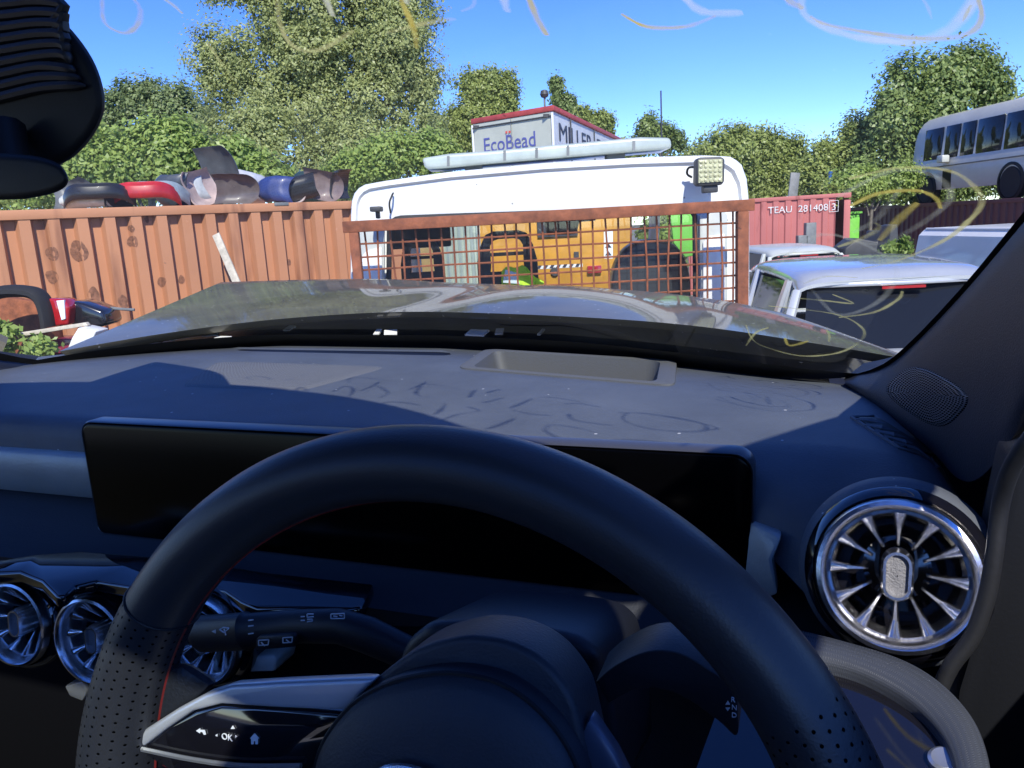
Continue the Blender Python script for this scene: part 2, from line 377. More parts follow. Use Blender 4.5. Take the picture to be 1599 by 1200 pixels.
# --- windscreen surface -------------------------------------------------
XC = -.53
BX = [-1.32, -1.27, -1.2, -1.095, -.81, -.50, -.283, -.105, .048, .095]
BY = [.80, .90, .967, 1.0, 1.068, 1.045, .987, .903, .822, .765]
def yb(x): return interp(BX, BY, x)
E1 = [CZ(1318,592,-.17), CY(1372,580,.785), CY(1420,545,.745), CY(1500,463,.65), CY(1599,347,.54), CY(1720,205,.43), Vector((.118, .32, .095)), Vector((.110, .20, .16)), Vector((.095, .09, .215))]
E2 = [CZ(1322,603,-.174), CY(1395,655,.70), CY(1455,705,.63), CY(1497,748,.575), CY(1535,742,.53), CY(1600,660,.47), Vector((.140, .40, -.03)), Vector((.140, .30, .045)), Vector((.132, .18, .115)), Vector((.118, .08, .175))]
e1, e2 = smooth(E1, 6), smooth(E2, 6)
EDGE = [p+Vector((.016, .012, .004)) for p in e1]
def edge_at(v):                           # right-hand edge of the glass, foot to header
    k = v*(len(EDGE)-1); i = min(len(EDGE)-2, max(0, int(k))); return EDGE[i].lerp(EDGE[i+1], k-i)
def ws_pt(u, v):                          # u 0..1 left-right, v 0..1 base-top
    w = 2*u-1; half = 1.0
    er = edge_at(max(0, v)); s_ = abs(w)**6
    hw = er.x-XC; x = XC+w*hw; yt = .29-.20*abs(w)**2.4
    b = Vector((x, yb(x)+.012, -.172)); t = Vector((x, yt, .235-.02*w*w))
    c = b.lerp(t, v)+Vector((0, .4, .8))*(.03*math.sin(math.pi*v))
    return Vector((x, c.y*(1-s_)+er.y*s_, c.z*(1-s_)+er.z*s_))
NU, NV = 40, 22
wrows = [[ws_pt(i/NU, j/NV) for i in range(NU+1)] for j in range(NV+1)]
wmb = MB().grid(wrows)
windscreen = part(wmb, 'windscreen', MT['screenglass'])
WB = BVHTree.FromPolygons([tuple(p) for p in wmb.v], wmb.f)
def on_ws(px, py, off=.0025):
    d = cray(px, py).normalized(); h, n, i, dist = WB.ray_cast(Vector((0, 0, 0)), d)
    return None if h is None else h - d*off
def stroke(mb, pts, w, nrm=None, seg=5):
    pts = smooth(pts, seg); L = []
    k = len(pts)
    for i, p in enumerate(pts):
        t = (pts[min(i+1, k-1)]-pts[max(i-1, 0)]).normalized()
        hh, n, fi, dd = WB.find_nearest(p)
        sd = t.cross(n).normalized(); ww = w*.5*(.55+.45*math.sin(math.pi*min(1, max(0, (i+.6)/(k)))))*(.85+.3*random.random())
        L.append((p-sd*ww, p+sd*ww))
    rows = [[a for a, b in L], [b for a, b in L]]
    mb.grid(rows, uv=True)
marks = [
 ('smear', 9, [(160,-8),(163,35),(193,52),(214,40),(219,15),(203,-8)]), ('smearpale', 8, [(250,-5),(270,8),(285,22)]),
 ('smearpale', 6, [(325,68),(345,98),(365,125)]), ('smearpale', 11, [(433,-8),(438,40),(460,74),(500,78),(552,48)]),
 ('smear', 12, [(622,-8),(640,30),(648,55),(650,76)]), ('smearpale', 9, [(603,52),(650,40),(690,32),(712,30)]),
 ('smear', 15, [(824,-8),(838,28),(854,56)]), ('smear', 9, [(970,22),(1010,42),(1070,42),(1118,25)]), ('smearpale', 7, [(720,18),(738,10),(742,-5)]),
 ('smear', 15, [(1225,-4),(1240,6),(1254,14)]), ('smear', 10, [(1265,26),(1300,41),(1400,57),(1480,60),(1520,48),(1533,25),(1526,-8)]),
 ('smearpale', 5, [(1440,-2),(1448,10),(1455,30)]), ('smearpale', 5, [(1503,34),(1510,20),(1516,8)]),
 ('smearpale', 9, [(1325,280),(1400,263),(1478,266),(1520,290),(1533,318),(1510,348),(1470,378),(1400,408),(1345,420)]),
 ('smear', 9, [(1328,322),(1370,303),(1430,298),(1460,309),(1469,326)]), ('smear', 12, [(1373,376),(1395,352),(1412,335),(1433,317)]),
 ('smearpale', 8, [(1308,386),(1350,371),(1373,356),(1366,348)]), ('smearpale', 5, [(1246,466),(1290,470),(1332,474),(1300,460)]),
 ('smearpale', 6, [(1310,496),(1365,488),(1402,468),(1409,455)]),
 ('smearpale', 5, [(1165,508),(1175,530),(1195,542),(1250,556),(1310,551),(1346,530),(1344,510),(1300,490),(1200,478)]),
 ('smear', 7, [(1226,528),(1233,540),(1262,533)]), ('smearpale', 5, [(1290,514),(1295,524),(1294,534)]),
 ('smearpale', 5, [(1255,443),(1290,432),(1340,434)]), ('smearpale', 4, [(1165,540),(1180,520),(1200,512)]),
]
for mname, wpx, pts in marks:
    P3 = [on_ws(*p) for p in pts]
    P3 = [p for p in P3 if p is not None]
    if len(P3) < 2: continue
    mb = MB(); stroke(mb, P3, wpx*P3[0].length/1200*1.2)
    part(mb, 'chalk_smear', MT[mname], windscreen, recalc=False)
# the writing higher on the glass, known from the shadow it throws on the dashboard
SUNC = RC @ SUN
shadow_strokes = [
 [(520,613),(540,605),(552,610),(545,621)], [(562,612),(580,606),(592,599)], [(588,604),(606,615),(592,622)], [(638,611),(656,605),(650,617),(672,622)],
 [(733,622),(740,613),(745,611)], [(752,630),(768,627),(784,623)], [(795,638),(812,632),(831,624)], [(800,640),(830,646),(862,648)], [(880,632),(905,632),(938,637)],
 [(888,646),(895,654),(925,659),(956,662)], [(972,652),(985,645),(1040,650),(1098,661),(1096,671),(1030,669),(985,660),(972,652)],
 [(590,640),(600,629),(630,629),(656,633)], [(583,640),(600,646),(622,650)], [(678,646),(688,640),(697,630)], [(684,656),(715,646),(748,641),(728,635)], [(757,667),(780,661),(804,652)],
 [(852,668),(862,661),(900,665),(936,673)], [(850,668),(870,678),(902,686)], [(955,690),(965,682),(1030,685),(1078,692),(1060,702)], [(470,628),(488,618),(480,640)], [(455,615),(470,608),(482,612)],
 [(1100,597),(1150,604),(1225,604),(1262,612),(1235,620),(1130,614),(1104,600)], [(1118,622),(1150,634),(1200,640),(1232,636),(1205,622),(1160,617)], [(1172,633),(1176,625),(1163,619)],
]
for pts in shadow_strokes:
    P3 = []
    for p in pts:
        q = CZ(p[0], p[1], -.170); h, n, i, dist = WB.ray_cast(q, SUNC)
        if h is not None: P3.append(h - SUNC*.003)
    if len(P3) > 1:
        low = max(600-FPX*(RCI @ q).dot(_u)/(RCI @ q).dot(_f) for q in P3)      # rows within view drawn fainter, kept for the shadow they throw
        mb = MB(); stroke(mb, P3, .0075 if low < 60 else .006); part(mb, 'chalk_writing', MT['smearthick' if low < 60 else 'smearthin'], windscreen, recalc=False)
# black band round the foot of the glass
fr = [[ws_pt(i/NU, v)+Vector((0, -.004, -.003)) for i in range(NU+1)] for v in (-.01, .02, .052)]
part(MB().grid(fr), 'black_band', MT['frit'], windscreen)
fr = [[ws_pt(u, j/NV)+Vector((.0, -.003, -.003)) for u in (.988, .994, 1.0)] for j in range(NV+1)]
part(MB().grid(fr), 'black_band', MT['frit'], windscreen)
fr = [[ws_pt(u, j/NV)+Vector((.0, -.003, -.003)) for u in (0, .006, .012)] for j in range(NV+1)]
part(MB().grid(fr), 'black_band', MT['frit'], windscreen)

# --- roof and header (shade the cabin) ---------------------------------
rows = []
for i in range(31):
    u = i/30; a = ws_pt(u, 1.0); w = 2*u-1; x = XC+w*.70; zz = .275-.11*abs(w)**4
    rows.append([a+Vector((0, .02, .012)), a+Vector((0, -.02, -.012)), Vector((a.x, a.y*.4, a.z*.5+zz*.5)), Vector((x, -.08, zz)), Vector((x, -.175, zz))])
full = [r_+[p+Vector((0, 0, .035)) for p in r_[::-1]] for r_ in rows]; rf = MB().grid(full, cu=True)
for x0, x1, y0, y1 in ((.03, .17, -1.9, -.175), (XC-.70, XC-.56, -1.9, -.175), (XC-.56, .03, -1.9, -.85)):
    rf.box(((x0+x1)/2, (y0+y1)/2, .262), (x1-x0, y1-y0, .03))
part(rf, 'roof', MT['trim'])
part(MB().box(((.03+XC-.56)/2, -.51, .285), (.03-XC+.56, .68, .006)), 'glass_roof', MT['glass'])
for sgn in (1, -1):
    part(MB().tube([Vector((XC+sgn*(q[0]-XC), q[1], q[2])) for q in ((.195, .30, .12), (.20, .12, .19), (.205, -.1, .215), (.205, -.6, .215), (.20, -1.8, .16))], .045, 10), 'roof_rail', MT['trim'])  # unseen rails, added to stop sun leaking past the roof edge
# rear bulkhead, tailgate, far door sides, floor: close the cabin so that it is dark
bk = MB().box((XC, -1.95, -.35), (1.4, .06, 1.1)); part(bk, 'tailgate', MT['black'], bevel=.02)
part(MB().box((XC, -.4, -1.02), (1.5, 3.0, .05)), 'floor_carpet', MT['black'])
for sx in (-1.36, .30):
    part(MB().box((sx, -.35, -.66), (.08, 2.7, .84)), 'body_side', MT['bonnet'], bevel=.02)
    xx = sx + (.12 if sx < -1 else -.15)
    part(MB().tube([(xx, -.62, -.25), (xx-(.07 if sx > 0 else -.07), -.75, .17)], .05, 8), 'b_pillar', MT['trim'])
    part(MB().tube([(xx, -1.5, -.25), (xx-(.07 if sx > 0 else -.07), -1.85, .13)], .09, 8), 'c_pillar', MT['trim'])
for sx in (-.16, -.92):
    bm_ = MB(); bm_.box((sx, -.62, -.55), (.50, .14, .62), Matrix.Rotation(R(-14), 3, 'X')); bm_.box((sx, -.35, -.86), (.50, .55, .14)); bm_.box((sx, -.74, -.13), (.26, .09, .19))
    part(bm_, 'seat', MT['seat'], bevel=.04, seg=3)
for sx in (-1.27, .21):
    for yy in (1.72, -1.25):
        wh = MB().lathe([(.0, .1), (.2, .1), (.30, .11), (.325, .07), (.325, -.07), (.30, -.11), (.2, -.1), (0, -.1)], (sx, yy, -.845), (1, 0, 0), (0, 0, 1), 32)
        w = part(wh, 'wheel', MT['rubber']); MB().lathe([(.0, .108), (.2, .113), (.21, .0), (.2, -.113), (0, -.108)], (sx, yy, -.845), (1, 0, 0), (0, 0, 1), 24).build('rim', MT['silverp'], w)

# --- bonnet --------------------------------------------------------------
rear = [(92,549,1.30),(250,522,1.42),(420,500,1.45),(600,488,1.38),(750,489,1.27),(950,498,1.12),(1100,511,1.0),(1250,533,.90),(1412,560,.80)]
crest = [(345,441,2.25),(480,437,2.22),(600,436,2.15),(690,441,2.05),(800,445,1.95),(950,451,1.78),(1080,463,1.62),(1210,486,1.42),(1418,557,.84)]
ra = smooth([CW(*p) for p in rear], 8); cr = smooth([CW(*p) for p in crest], 8)
brow = []
nb = 18; K = len(ra)
for j in range(nb+1):
    t = j/nb; row = []
    for i in range(K):
        u = i/(K-1); p = ra[i].lerp(cr[i], t)
        w = math.sin(math.pi*t)
        def bump_(c, wd): return math.exp(-((u-c)/wd)**2)
        p.z += w*(.012*math.sin(math.pi*u) - .010*bump_(.40+.1*t, .05) - .007*bump_(.72-.02*t, .04)+.008*bump_(.56, .09))
        row.append(p)
    brow.append(row)
for dy, dz in ((.10, -.022), (.25, -.08), (.38, -.2), (.40, -.34)):
    brow.append([p+Vector((0, dy*math.sin(math.pi*min(1, i/(K-1)*.96+.02))**.4, dz)) for i, p in enumerate(cr)])
lip = [p+Vector((0, .015, -.012)) for p in ra]; lip2 = [p+Vector((0, .05, -.016)) for p in ra]
part(MB().grid([lip2, lip]+brow), 'bonnet', MT['bonnet'], angle=60)
# scuttle and engine bay seen as the dark band below the lifted rear edge
sc_ = []
for i in range(41):
    x = -1.30+1.40*i/40
    dz = .0 if x < -.25 else -.05*min(1, (x+.25)/.2); lf = 1 if x < -.25 else 0
    b = Vector((x, yb(x)+.012, -.172)); sc_.append([b+Vector((0, -.005, -.02)), b+Vector((0, .03, -.012)), b+Vector((0, .12, -.012+dz*.3)), b+Vector((0, .22, -.03+dz+.012*lf)), b+Vector((0, .34, -.06+dz*2.+.04*lf)), b+Vector((0, .7, -.12+dz*5+.095*lf)), b+Vector((0, .75, -.6))])
part(MB().grid(sc_), 'scuttle_panel', mat('scuttle_plastic', (.018, .02, .018), .45, var=.5, vs=18, bump=.3, bs=120, bdist=.003, rvar=.12))
for px, py, ww, hh in [(330,521,26,9),(345,530,34,12),(452,513,16,4),(610,520,22,4),(590,519,10,3),(745,520,40,4),(780,518,14,4),(845,519,6,6),(250,530,30,10),(275,528,14,11)]:
    h = CZ(px, py, -.168); h = h*1.06
    a = random.uniform(-.5, .5); s_ = h.length/1200
    q = MB().box(h, (ww*s_*.9, .02, .003), Matrix.Rotation(a, 3, 'Z') @ Matrix.Rotation(R(20), 3, 'X'))
    tag(q.build('scrap_of_trim', MT['white'] if hh != 10 else MT['rust'], car, loc=H))

# --- dashboard ----------------------------------------------------------
tray_px = [(765,552),(1045,570),(1040,607),(725,580)]
tray = [CZ(x, y, -.171) for x, y in tray_px]
def inside(p, poly):
    c = 0
    for i in range(len(poly)):
        a, b = poly[i], poly[(i+1) % len(poly)]
        c += 1 if (b.x-a.x)*(p.y-a.y)-(b.y-a.y)*(p.x-a.x) < 0 else -1
    return abs(c) == len(poly)
tcen = sum(tray, Vector())/4
tray_in = [tcen+(p-tcen)*1.0 for p in tray]
XS = [-1.34+1.465*i/170 for i in range(171)]
def edge_drop(x): return -.055*max(0, (x-.05)/.068)**2.5
drows = []
for x in XS:
    y0 = yb(x); r_ = max(0, min(1, (x+.06)/.08))        # 1 right of the display
    e = edge_drop(x); ef = .03*max(0, (x-.03)/.07)
    pr = [(y0+.02, -.20), (y0, -.1735)]
    for k in range(1, 32):
        t = k/31; y = y0+(.60-y0)*t; pr.append((y, -.1735+.006*math.sin(math.pi*t)*(1-r_*.5)))
    pr += [(.588, -.1745), (.580, -.178), (.575, -.184), (.572, -.195), (.572, -.209)]
    if r_:
        alt = [(.585, -.1765), (.565, -.184), (.545, -.197), (.525, -.222), (.508, -.265)]
        pr[-5:] = [(a[0]*(1-r_)+b[0]*r_, a[1]*(1-r_)+b[1]*r_) for a, b in zip(pr[-5:], alt)]
    drows.append([Vector((x, y-ef, z+e)) for y, z in pr])
dm = MB().grid(drows)
dm.f = [f_ for f_ in dm.f if not inside(sum((dm.v[i] for i in f_), Vector())/4, tray_in)]
dash = part(dm, 'dashboard', MT['dash'], angle=60)
DB = BVHTree.FromPolygons([tuple(p) for p in dm.v], dm.f)
def patch(bvh, quad, off, nu=24, nv=14, power=5, name='', mt=None, par=None, bulge=0, depth=.002):
    """Rounded patch laid on a surface: corners in photo pixels TL,TR,BR,BL."""
    rows = []
    for j in range(nv+1):
        r_ = []
        for i in range(nu+1):
            a, b = 2*i/nu-1, 2*j/nv-1
            # squircle mapping of the square
            k = (abs(a)**power+abs(b)**power)**(1/power) if (a or b) else 1; mx_ = max(abs(a), abs(b))
            if k > 0: a, b = a*mx_/k, b*mx_/k
            u, v = (a+1)/2, (b+1)/2
            x = (1-u)*(1-v)*quad[0][0]+u*(1-v)*quad[1][0]+u*v*quad[2][0]+(1-u)*v*quad[3][0]
            y = (1-u)*(1-v)*quad[0][1]+u*(1-v)*quad[1][1]+u*v*quad[2][1]+(1-u)*v*quad[3][1]
            d = cray(x, y).normalized(); h, n, fi, ds = bvh.ray_cast(Vector((0, 0, 0)), d)
            if h is None: h, n, fi, ds = bvh.find_nearest(d*.66)
            if n.dot(d) > 0: n = -n
            rr = max(abs(2*i/nu-1), abs(2*j/nv-1))
            r_.append(h+n*(off*(1 if rr < .999 else -.5)+bulge*(1-rr**2)))
        rows.append(r_)
    mb = MB().grid(rows, uv=True)
    return mb.build(name, mt, par, angle=50)
patch(DB, [(338,563),(618,572),(470,612),(276,606)], .0018, name='speaker_grille', mt=MT['grille'], par=dash, power=9)
patch(DB, [(360,545),(706,549),(712,557),(372,549)], .0010, name='demister_slot', mt=MT['black'], par=dash, nu=20, nv=3, power=6)
patch(DB, [(350,543),(712,548),(706,551.5),(362,546.5)], .0022, name='demister_slot_rim', mt=MT['dash'], par=dash, nu=20, nv=3, power=6)
# storage tray with raised flange
def rrect(poly, s, z, n=6, rad=.16):
    rad *= min(1, s)
    """rounded quad ring"""
    c = sum(poly, Vector())/4; P = [c+(p-c)*s for p in poly]; out = []
    for i in range(4):
        p, a, b = P[i], P[(i-1) % 4], P[(i+1) % 4]
        pa, pb = p+(a-p).normalized()*rad*.12, p+(b-p).normalized()*rad*.12
        for k in range(n+1):
            t = k/n; q = pa*(1-t)**2+p*2*t*(1-t)+pb*t*t; out.append(Vector((q.x, q.y, z(q) if callable(z) else z)))
    return out
tr = [rrect(tray, 1.08, -.176), rrect(tray, 1.07, -.1660), rrect(tray, 1.0, -.1645), rrect(tray, .92, -.166), rrect(tray, .88, -.185), rrect(tray, .82, -.212), rrect(tray, .60, -.2125), rrect(tray, .3, -.2125), rrect(tray, .04, -.2125)]
tm = MB().grid(tr, cu=True); n0 = len(tr[0]); tm.f.append([len(tm.v)-n0+i for i in range(n0)])
tray_o = part(tm, 'storage_tray', mat('tray_plastic', (.10, .105, .11), .7, bump=.3, bs=500, bdist=.001), dash, angle=35)
# side demister vent
sv = [(1330,652),(1366,651),(1476,722),(1404,700)]
patch(DB, sv, .0022, name='side_vent', mt=MT['black'], par=dash, power=7)
sl = bpy.data.objects['side_vent']
def sp(u, v):
    a = Vector(sv[0]).lerp(Vector(sv[3]), u); b = Vector(sv[1]).lerp(Vector(sv[2]), u); return tuple(a.lerp(b, v))
def dash_pt(p, off):
    d = cray(*p).normalized(); h, n, fi, ds = DB.ray_cast(Vector((0, 0, 0)), d)
    if h is None: h, n, fi, ds = DB.find_nearest(d*.66)
    return h-d*off
for k in range(5):
    t0 = .10+k*.185
    MB().tube([dash_pt(sp(t0, .02), .003), dash_pt(sp(t0+.03, .5), .006), dash_pt(sp(t0+.09, .96), .003)], [.0022, .003, .0016], 6).build('fin', MT['dash'], sl)
MB().tube([dash_pt(p, .002) for p in [sp(0, t/6) for t in range(7)]+[sp(t/10, 1) for t in range(1, 11)]+[sp(1, 1-t/6) for t in range(1, 7)]+[sp(1-t/10, 0) for t in range(1, 11)]], .0016, 6).build('rim', MT['dash'], sl)
# brushed strip left of the display and beside the wheel
def loftx(xs, prof, mb=None):
    mb = mb or MB(); mb.grid([[Vector((x, y, z)) for y, z in prof(x)] for x in xs]); return mb
xs_ = [-1.34+.75*i/20 for i in range(21)]
part(loftx(xs_, lambda x: [(.580, -.207), (.566, -.2085), (.562, -.212), (.566, -.235), (.575, -.259), (.582, -.264)]), 'trim_strip', MT['alu'], dash, angle=60)
# lower fascia: shelf under the strip running to the right
xs_ = [-1.34+1.36*i/60 for i in range(61)]
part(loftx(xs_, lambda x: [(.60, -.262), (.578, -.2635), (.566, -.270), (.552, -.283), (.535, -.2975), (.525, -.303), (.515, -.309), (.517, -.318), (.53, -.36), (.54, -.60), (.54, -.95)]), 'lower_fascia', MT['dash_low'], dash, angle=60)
# aluminium end piece between display and right vent
q = [CY(1172, 815, .548), CY(1222, 838, .53), CY(1207, 875, .525), CY(1215, 930, .52), CY(1160, 950, .548), CY(1150, 880, .55)]
part(MB().prism(q, (0, .02, 0)), 'trim_strip', MT['alu'], dash, bevel=.003)

# --- display --------------------------------------------------------------
dc = Vector((-.354, .547, -.227)); W2, H2 = .3225, .0585
out = []
for cx_, cz_, a0 in ((W2-.014, H2-.014, 0), (-W2+.014, H2-.014, 90), (-W2+.008, -H2+.008, 180), (W2-.008, -H2+.008, 270)):
    rr = .014 if cz_ > 0 else .008
    for k in range(7):
        a = R(a0+15*k); out.append((cx_+rr*math.cos(a), cz_+rr*math.sin(a)))
disp = part(MB().prism([dc+Vector((x, .0, z)) for x, z in out], (0, .016, 0)), 'display_screen', MT['screen'], bevel=.0015)
rim_ = MB(); outs = [[dc+Vector((x*s, d_, z*(1+(s-1)*5))) for x, z in out] for s, d_ in ((1.0, .003), (1.004, .001), (1.0075, .003), (1.0075, .02))]
part(rim_.grid(outs, cu=True), 'display_frame', mat('frame_grey', (.10, .10, .11), .3, metal=.5), disp)

# --- round vents -----------------------------------------------------------
def vent(c, nrm, Rr, par=None, pod=.0):
    c = Vector(c); nrm = Vector(nrm).normalized(); up = Vector((0, 0, 1)); up = (up-nrm*up.dot(nrm)).normalized(); rt = up.cross(nrm)
    h = MB().lathe([(Rr*1.0, -.004), (Rr*1.05, .0), (Rr*1.15, -.004), (Rr*1.19, -.014), (Rr*1.18, -.05)], c, nrm, up, 64)
    h.lathe([(Rr*.90, -.002), (Rr*.80, -.03), (Rr*.45, -.045), (0.001, -.046)], c, nrm, up, 48)
    v = part(h, 'air_vent', MT['piano'])
    MB().lathe([(Rr*1.015, -.006), (Rr*1.015, .003), (Rr*.985, .0075), (Rr*.93, .0085), (Rr*.885, .0065), (Rr*.865, .002), (Rr*.86, -.004), (Rr*.83, -.006), (Rr*.815, -.004), (Rr*.80, -.012), (Rr*.78, -.022)], c, nrm, up, 72).build('ring', MT['chrome'], v)
    for k in range(12):
        a = 2*math.pi*k/12; d = up*math.cos(a)+rt*math.sin(a); t = nrm.cross(d)
        rows = []
        for s in range(7):
            q = s/6; rr = Rr*(.82-.46*q); wd = Rr*(.075*(1-q)**1.8+.024); hz = -.005-.016*q; dp = .010-.003*q
            o_ = c+d*rr+nrm*hz
            rows.append([o_-t*wd, o_-t*wd*.5+nrm*.003, o_+t*wd*.5+nrm*.003, o_+t*wd, o_+t*wd*.3-nrm*dp, o_-t*wd*.3-nrm*dp])
        mb = MB().grid(rows, cu=True); n_ = len(mb.v); mb.f.append([n_-6+i for i in range(6)])
        mb.build('blade', MT['chrome'], v, angle=60)
    def oval(sx, sz, hz): return [c+rt*(math.cos(a)*sx+0)+up*(math.sin(a)*sx+(sz if math.sin(a) >= 0 else -sz))+nrm*hz for a in [2*math.pi*j/28 for j in range(28)]]
    hb = MB().grid([oval(Rr*.20, Rr*.12, -.028), oval(Rr*.20, Rr*.14, .000), oval(Rr*.17, Rr*.14, .005), oval(Rr*.135, Rr*.14, .005), oval(Rr*.125, Rr*.13, .002)], cu=True)
    hb.build('hub', MT['chrome'], v, angle=50)
    rows = [oval(Rr*.125*s, Rr*.13*s, .002+.0012*(1-s)) for s in (1, .7, .4, .05)]
    mb = MB().grid(rows, cu=True, uv=True); mb.build('tab', mat('tab_knurl', (.16, .16, .17), .45, bump=.8, bs=900, bdist=.002), v)
    return v
vc = CY(1401, 899, .46)
rdepth = abs(vc.dot(RC @ _f)); Rv = 118*rdepth/1200
vent(vc, (-.10, -.93, .30), Rv)
# pod behind the right vent
nv_ = Vector((-.10, -.93, .30)).normalized()
part(MB().lathe([(Rv*1.17, -.008), (Rv*1.24, -.012), (Rv*1.30, -.03), (Rv*1.30, -.075), (Rv*1.12, -.12), (Rv*.6, -.15)], vc, nv_, (0, 0, 1), 64), 'vent_pod', MT['dash'], dash)
for px, py, hh in ((28, 972, 71), (148, 998, 74), (318, 998, 76)):
    c = CY(px, py, .472); vent(c, (.05, -.97, .12), hh*abs(c.dot(RC @ _f))/1200*.94)

# --- gloss fascia round the centre vents ------------------------------------
def px_prism(pts, y, th, name, mt, par, bevel=.003, slope=None, sm=0):
    P = [CY(x, yy, y + (slope(x, yy) if slope else 0)) for x, yy in pts]
    return part(MB().prism(P, (0, th, 0)), name, mt, par, bevel=bevel)
gl = [(-40,880),(60,864),(130,860),(235,868),(330,880),(420,893),(584,911),(566,948),(540,952),(400,949),(376,940),(350,922),(318,914),(285,924),(262,945),(236,940),(200,916),(150,907),(118,914),(100,931),(86,931),(64,908),(30,893),(-40,897)]
tiltn = Vector((0, -.25, .97)).normalized(); oo = CY(150, 864, .505)
part(MB().prism([CPL(x, y, oo, tiltn) for x, y in gl], Vector((0, .0, -.012))), 'gloss_panel', MT['piano'], dash, bevel=.003)
part(MB().prism([CY(x, y, .485) for x, y in [(345,1034),(352,1027),(426,1024),(433,1030),(428,1050),(344,1052)]], (0, .03, 0)), 'start_button', MT['cream'], dash, bevel=.003)
part(MB().prism([CY(x, y, .47) for x, y in [(100,1072),(130,1064),(136,1080),(128,1096),(108,1088)]], (0, .03, 0)), 'rocker_switch', MT['silverp'], dash, bevel=.002)
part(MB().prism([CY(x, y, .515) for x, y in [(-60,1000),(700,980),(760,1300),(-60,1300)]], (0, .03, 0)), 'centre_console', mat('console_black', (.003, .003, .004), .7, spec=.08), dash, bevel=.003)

# --- A pillar and its tweeter ----------------------------------------------
prow = []
for i in range(len(e1)):
    r_ = []
    for j in range(11):
        t = j/10; p = e1[i].lerp(e2[i], t)
        to = (-p).normalized(); p = p+to*(.022*math.sin(math.pi*t)**.7) if 0 < t < 1 else p
        r_.append(p)
    back = Vector((.05, .05, 0))
    prow.append([e1[i]+Vector((.02, .035, .01))]+r_+[e2[i]+back])
pm = MB().grid(prow)
pil = part(pm, 'pillar_trim', MT['trim'], angle=70)
PB = BVHTree.FromPolygons([tuple(p) for p in pm.v], pm.f)
patch(PB, [(1428,562),(1528,618),(1470,680),(1368,612)], .0012, name='tweeter_grille', mt=MT['tweeter'], par=pil, power=3.2, bulge=.002)
# mirrored trim on the passenger side
part(MB().grid([[Vector((2*XC-p.x-.02, p.y, p.z)) for p in r_] for r_ in prow]), 'pillar_trim', MT['trim'], angle=70)
# outer metal pillar on either side
for sgn in (1, -1):
    P = [Vector((XC+sgn*(p.x-XC+.05), p.y+.05, p.z-.01)) for p in e1]
    P = [p+Vector((sgn*.02, .03, 0)) for p in P[8:]]
    part(MB().tube(P, [.03]*len(P), 8), 'pillar', MT['bonnet'])
part(MB().box((.20, .90, -.60), (.34, .03, .83)), 'bulkhead', MT['trim'])
# --- driver's door, seal ----------------------------------------------------
door = part(MB().box((.215, .25, -.56), (.07, 1.5, .84)), 'door', MT['black'], bevel=.02)
seal = smooth([CY(1650,640,.40), CY(1606,690,.41), CY(1578,735,.42), CY(1562,790,.43), CY(1552,870,.43), CY(1540,935,.43), CY(1518,995,.43), CY(1484,1042,.43), CY(1462,1090,.43)], 6)
part(MB().tube(seal, .0042, 10), 'door_seal', mat('seal_rubber', (.011, .012, .015), .6, bump=.04, bs=200), door)
dk = MB().prism([CY(x, y, .455) for x, y in [(1590,720),(1760,560),(1900,560),(1900,1400),(1460,1400),(1495,1080),(1550,900)]], (.0, .05, 0))
part(dk, 'door_card', MT['black'], door, bevel=.005)
# silver sail at the dash end below the vent
part(MB().prism([CY(x, y, .462) for x, y in [(1390,1010),(1450,1022),(1520,950),(1540,890),(1530,960),(1478,1030),(1448,1040)]], (0, .02, 0)), 'end_trim', MT['silverp'], dash, bevel=.002)

# --- light-switch panel lower right -----------------------------------------
sn = Vector((-.1, -.2, .97)).normalized(); so = CY(1400, 1090, .40)
oc = [(1150,960),(1240,985),(1310,1003),(1400,1030),(1460,1062),(1510,1110),(1538,1165),(1550,1240),(1540,1330)]
ic = [(1150,1010),(1240,1030),(1320,1047),(1375,1070),(1425,1102),(1462,1140),(1485,1185),(1495,1250),(1490,1330)]
A_ = smooth([CPL(x, y, so, sn) for x, y in oc], 6); B_ = smooth([CPL(x, y, so, sn) for x, y in ic], 6)
rows = [[p-sn*.02 for p in A_], [p for p in A_], [a.lerp(b, .08)+sn*.003 for a, b in zip(A_, B_)], [a.lerp(b, .5)+sn*.004 for a, b in zip(A_, B_)], [a.lerp(b, .92)+sn*.003 for a, b in zip(A_, B_)], [p for p in B_], [p-sn*.01 for p in B_]]
part(MB().grid(rows, uv=True), 'switch_surround', MT['tex_silver'], dash, angle=60)
part(MB().prism([p-sn*.006 for p in B_]+[CPL(1200, 1330, so, sn)-sn*.006, CPL(1080, 1200, so, sn)-sn*.006], -sn*.01), 'switch_panel', MT['piano'], dash)
kc = CPL(1476, 1178, so, sn)
part(MB().lathe([(.0075, -.006), (.0075, -.003), (.006, -.002), (.003, -.0025), (.0001, -.0025)], kc, sn, (0, 0, 1), 32), 'light_switch', MT['silverp'], dash)

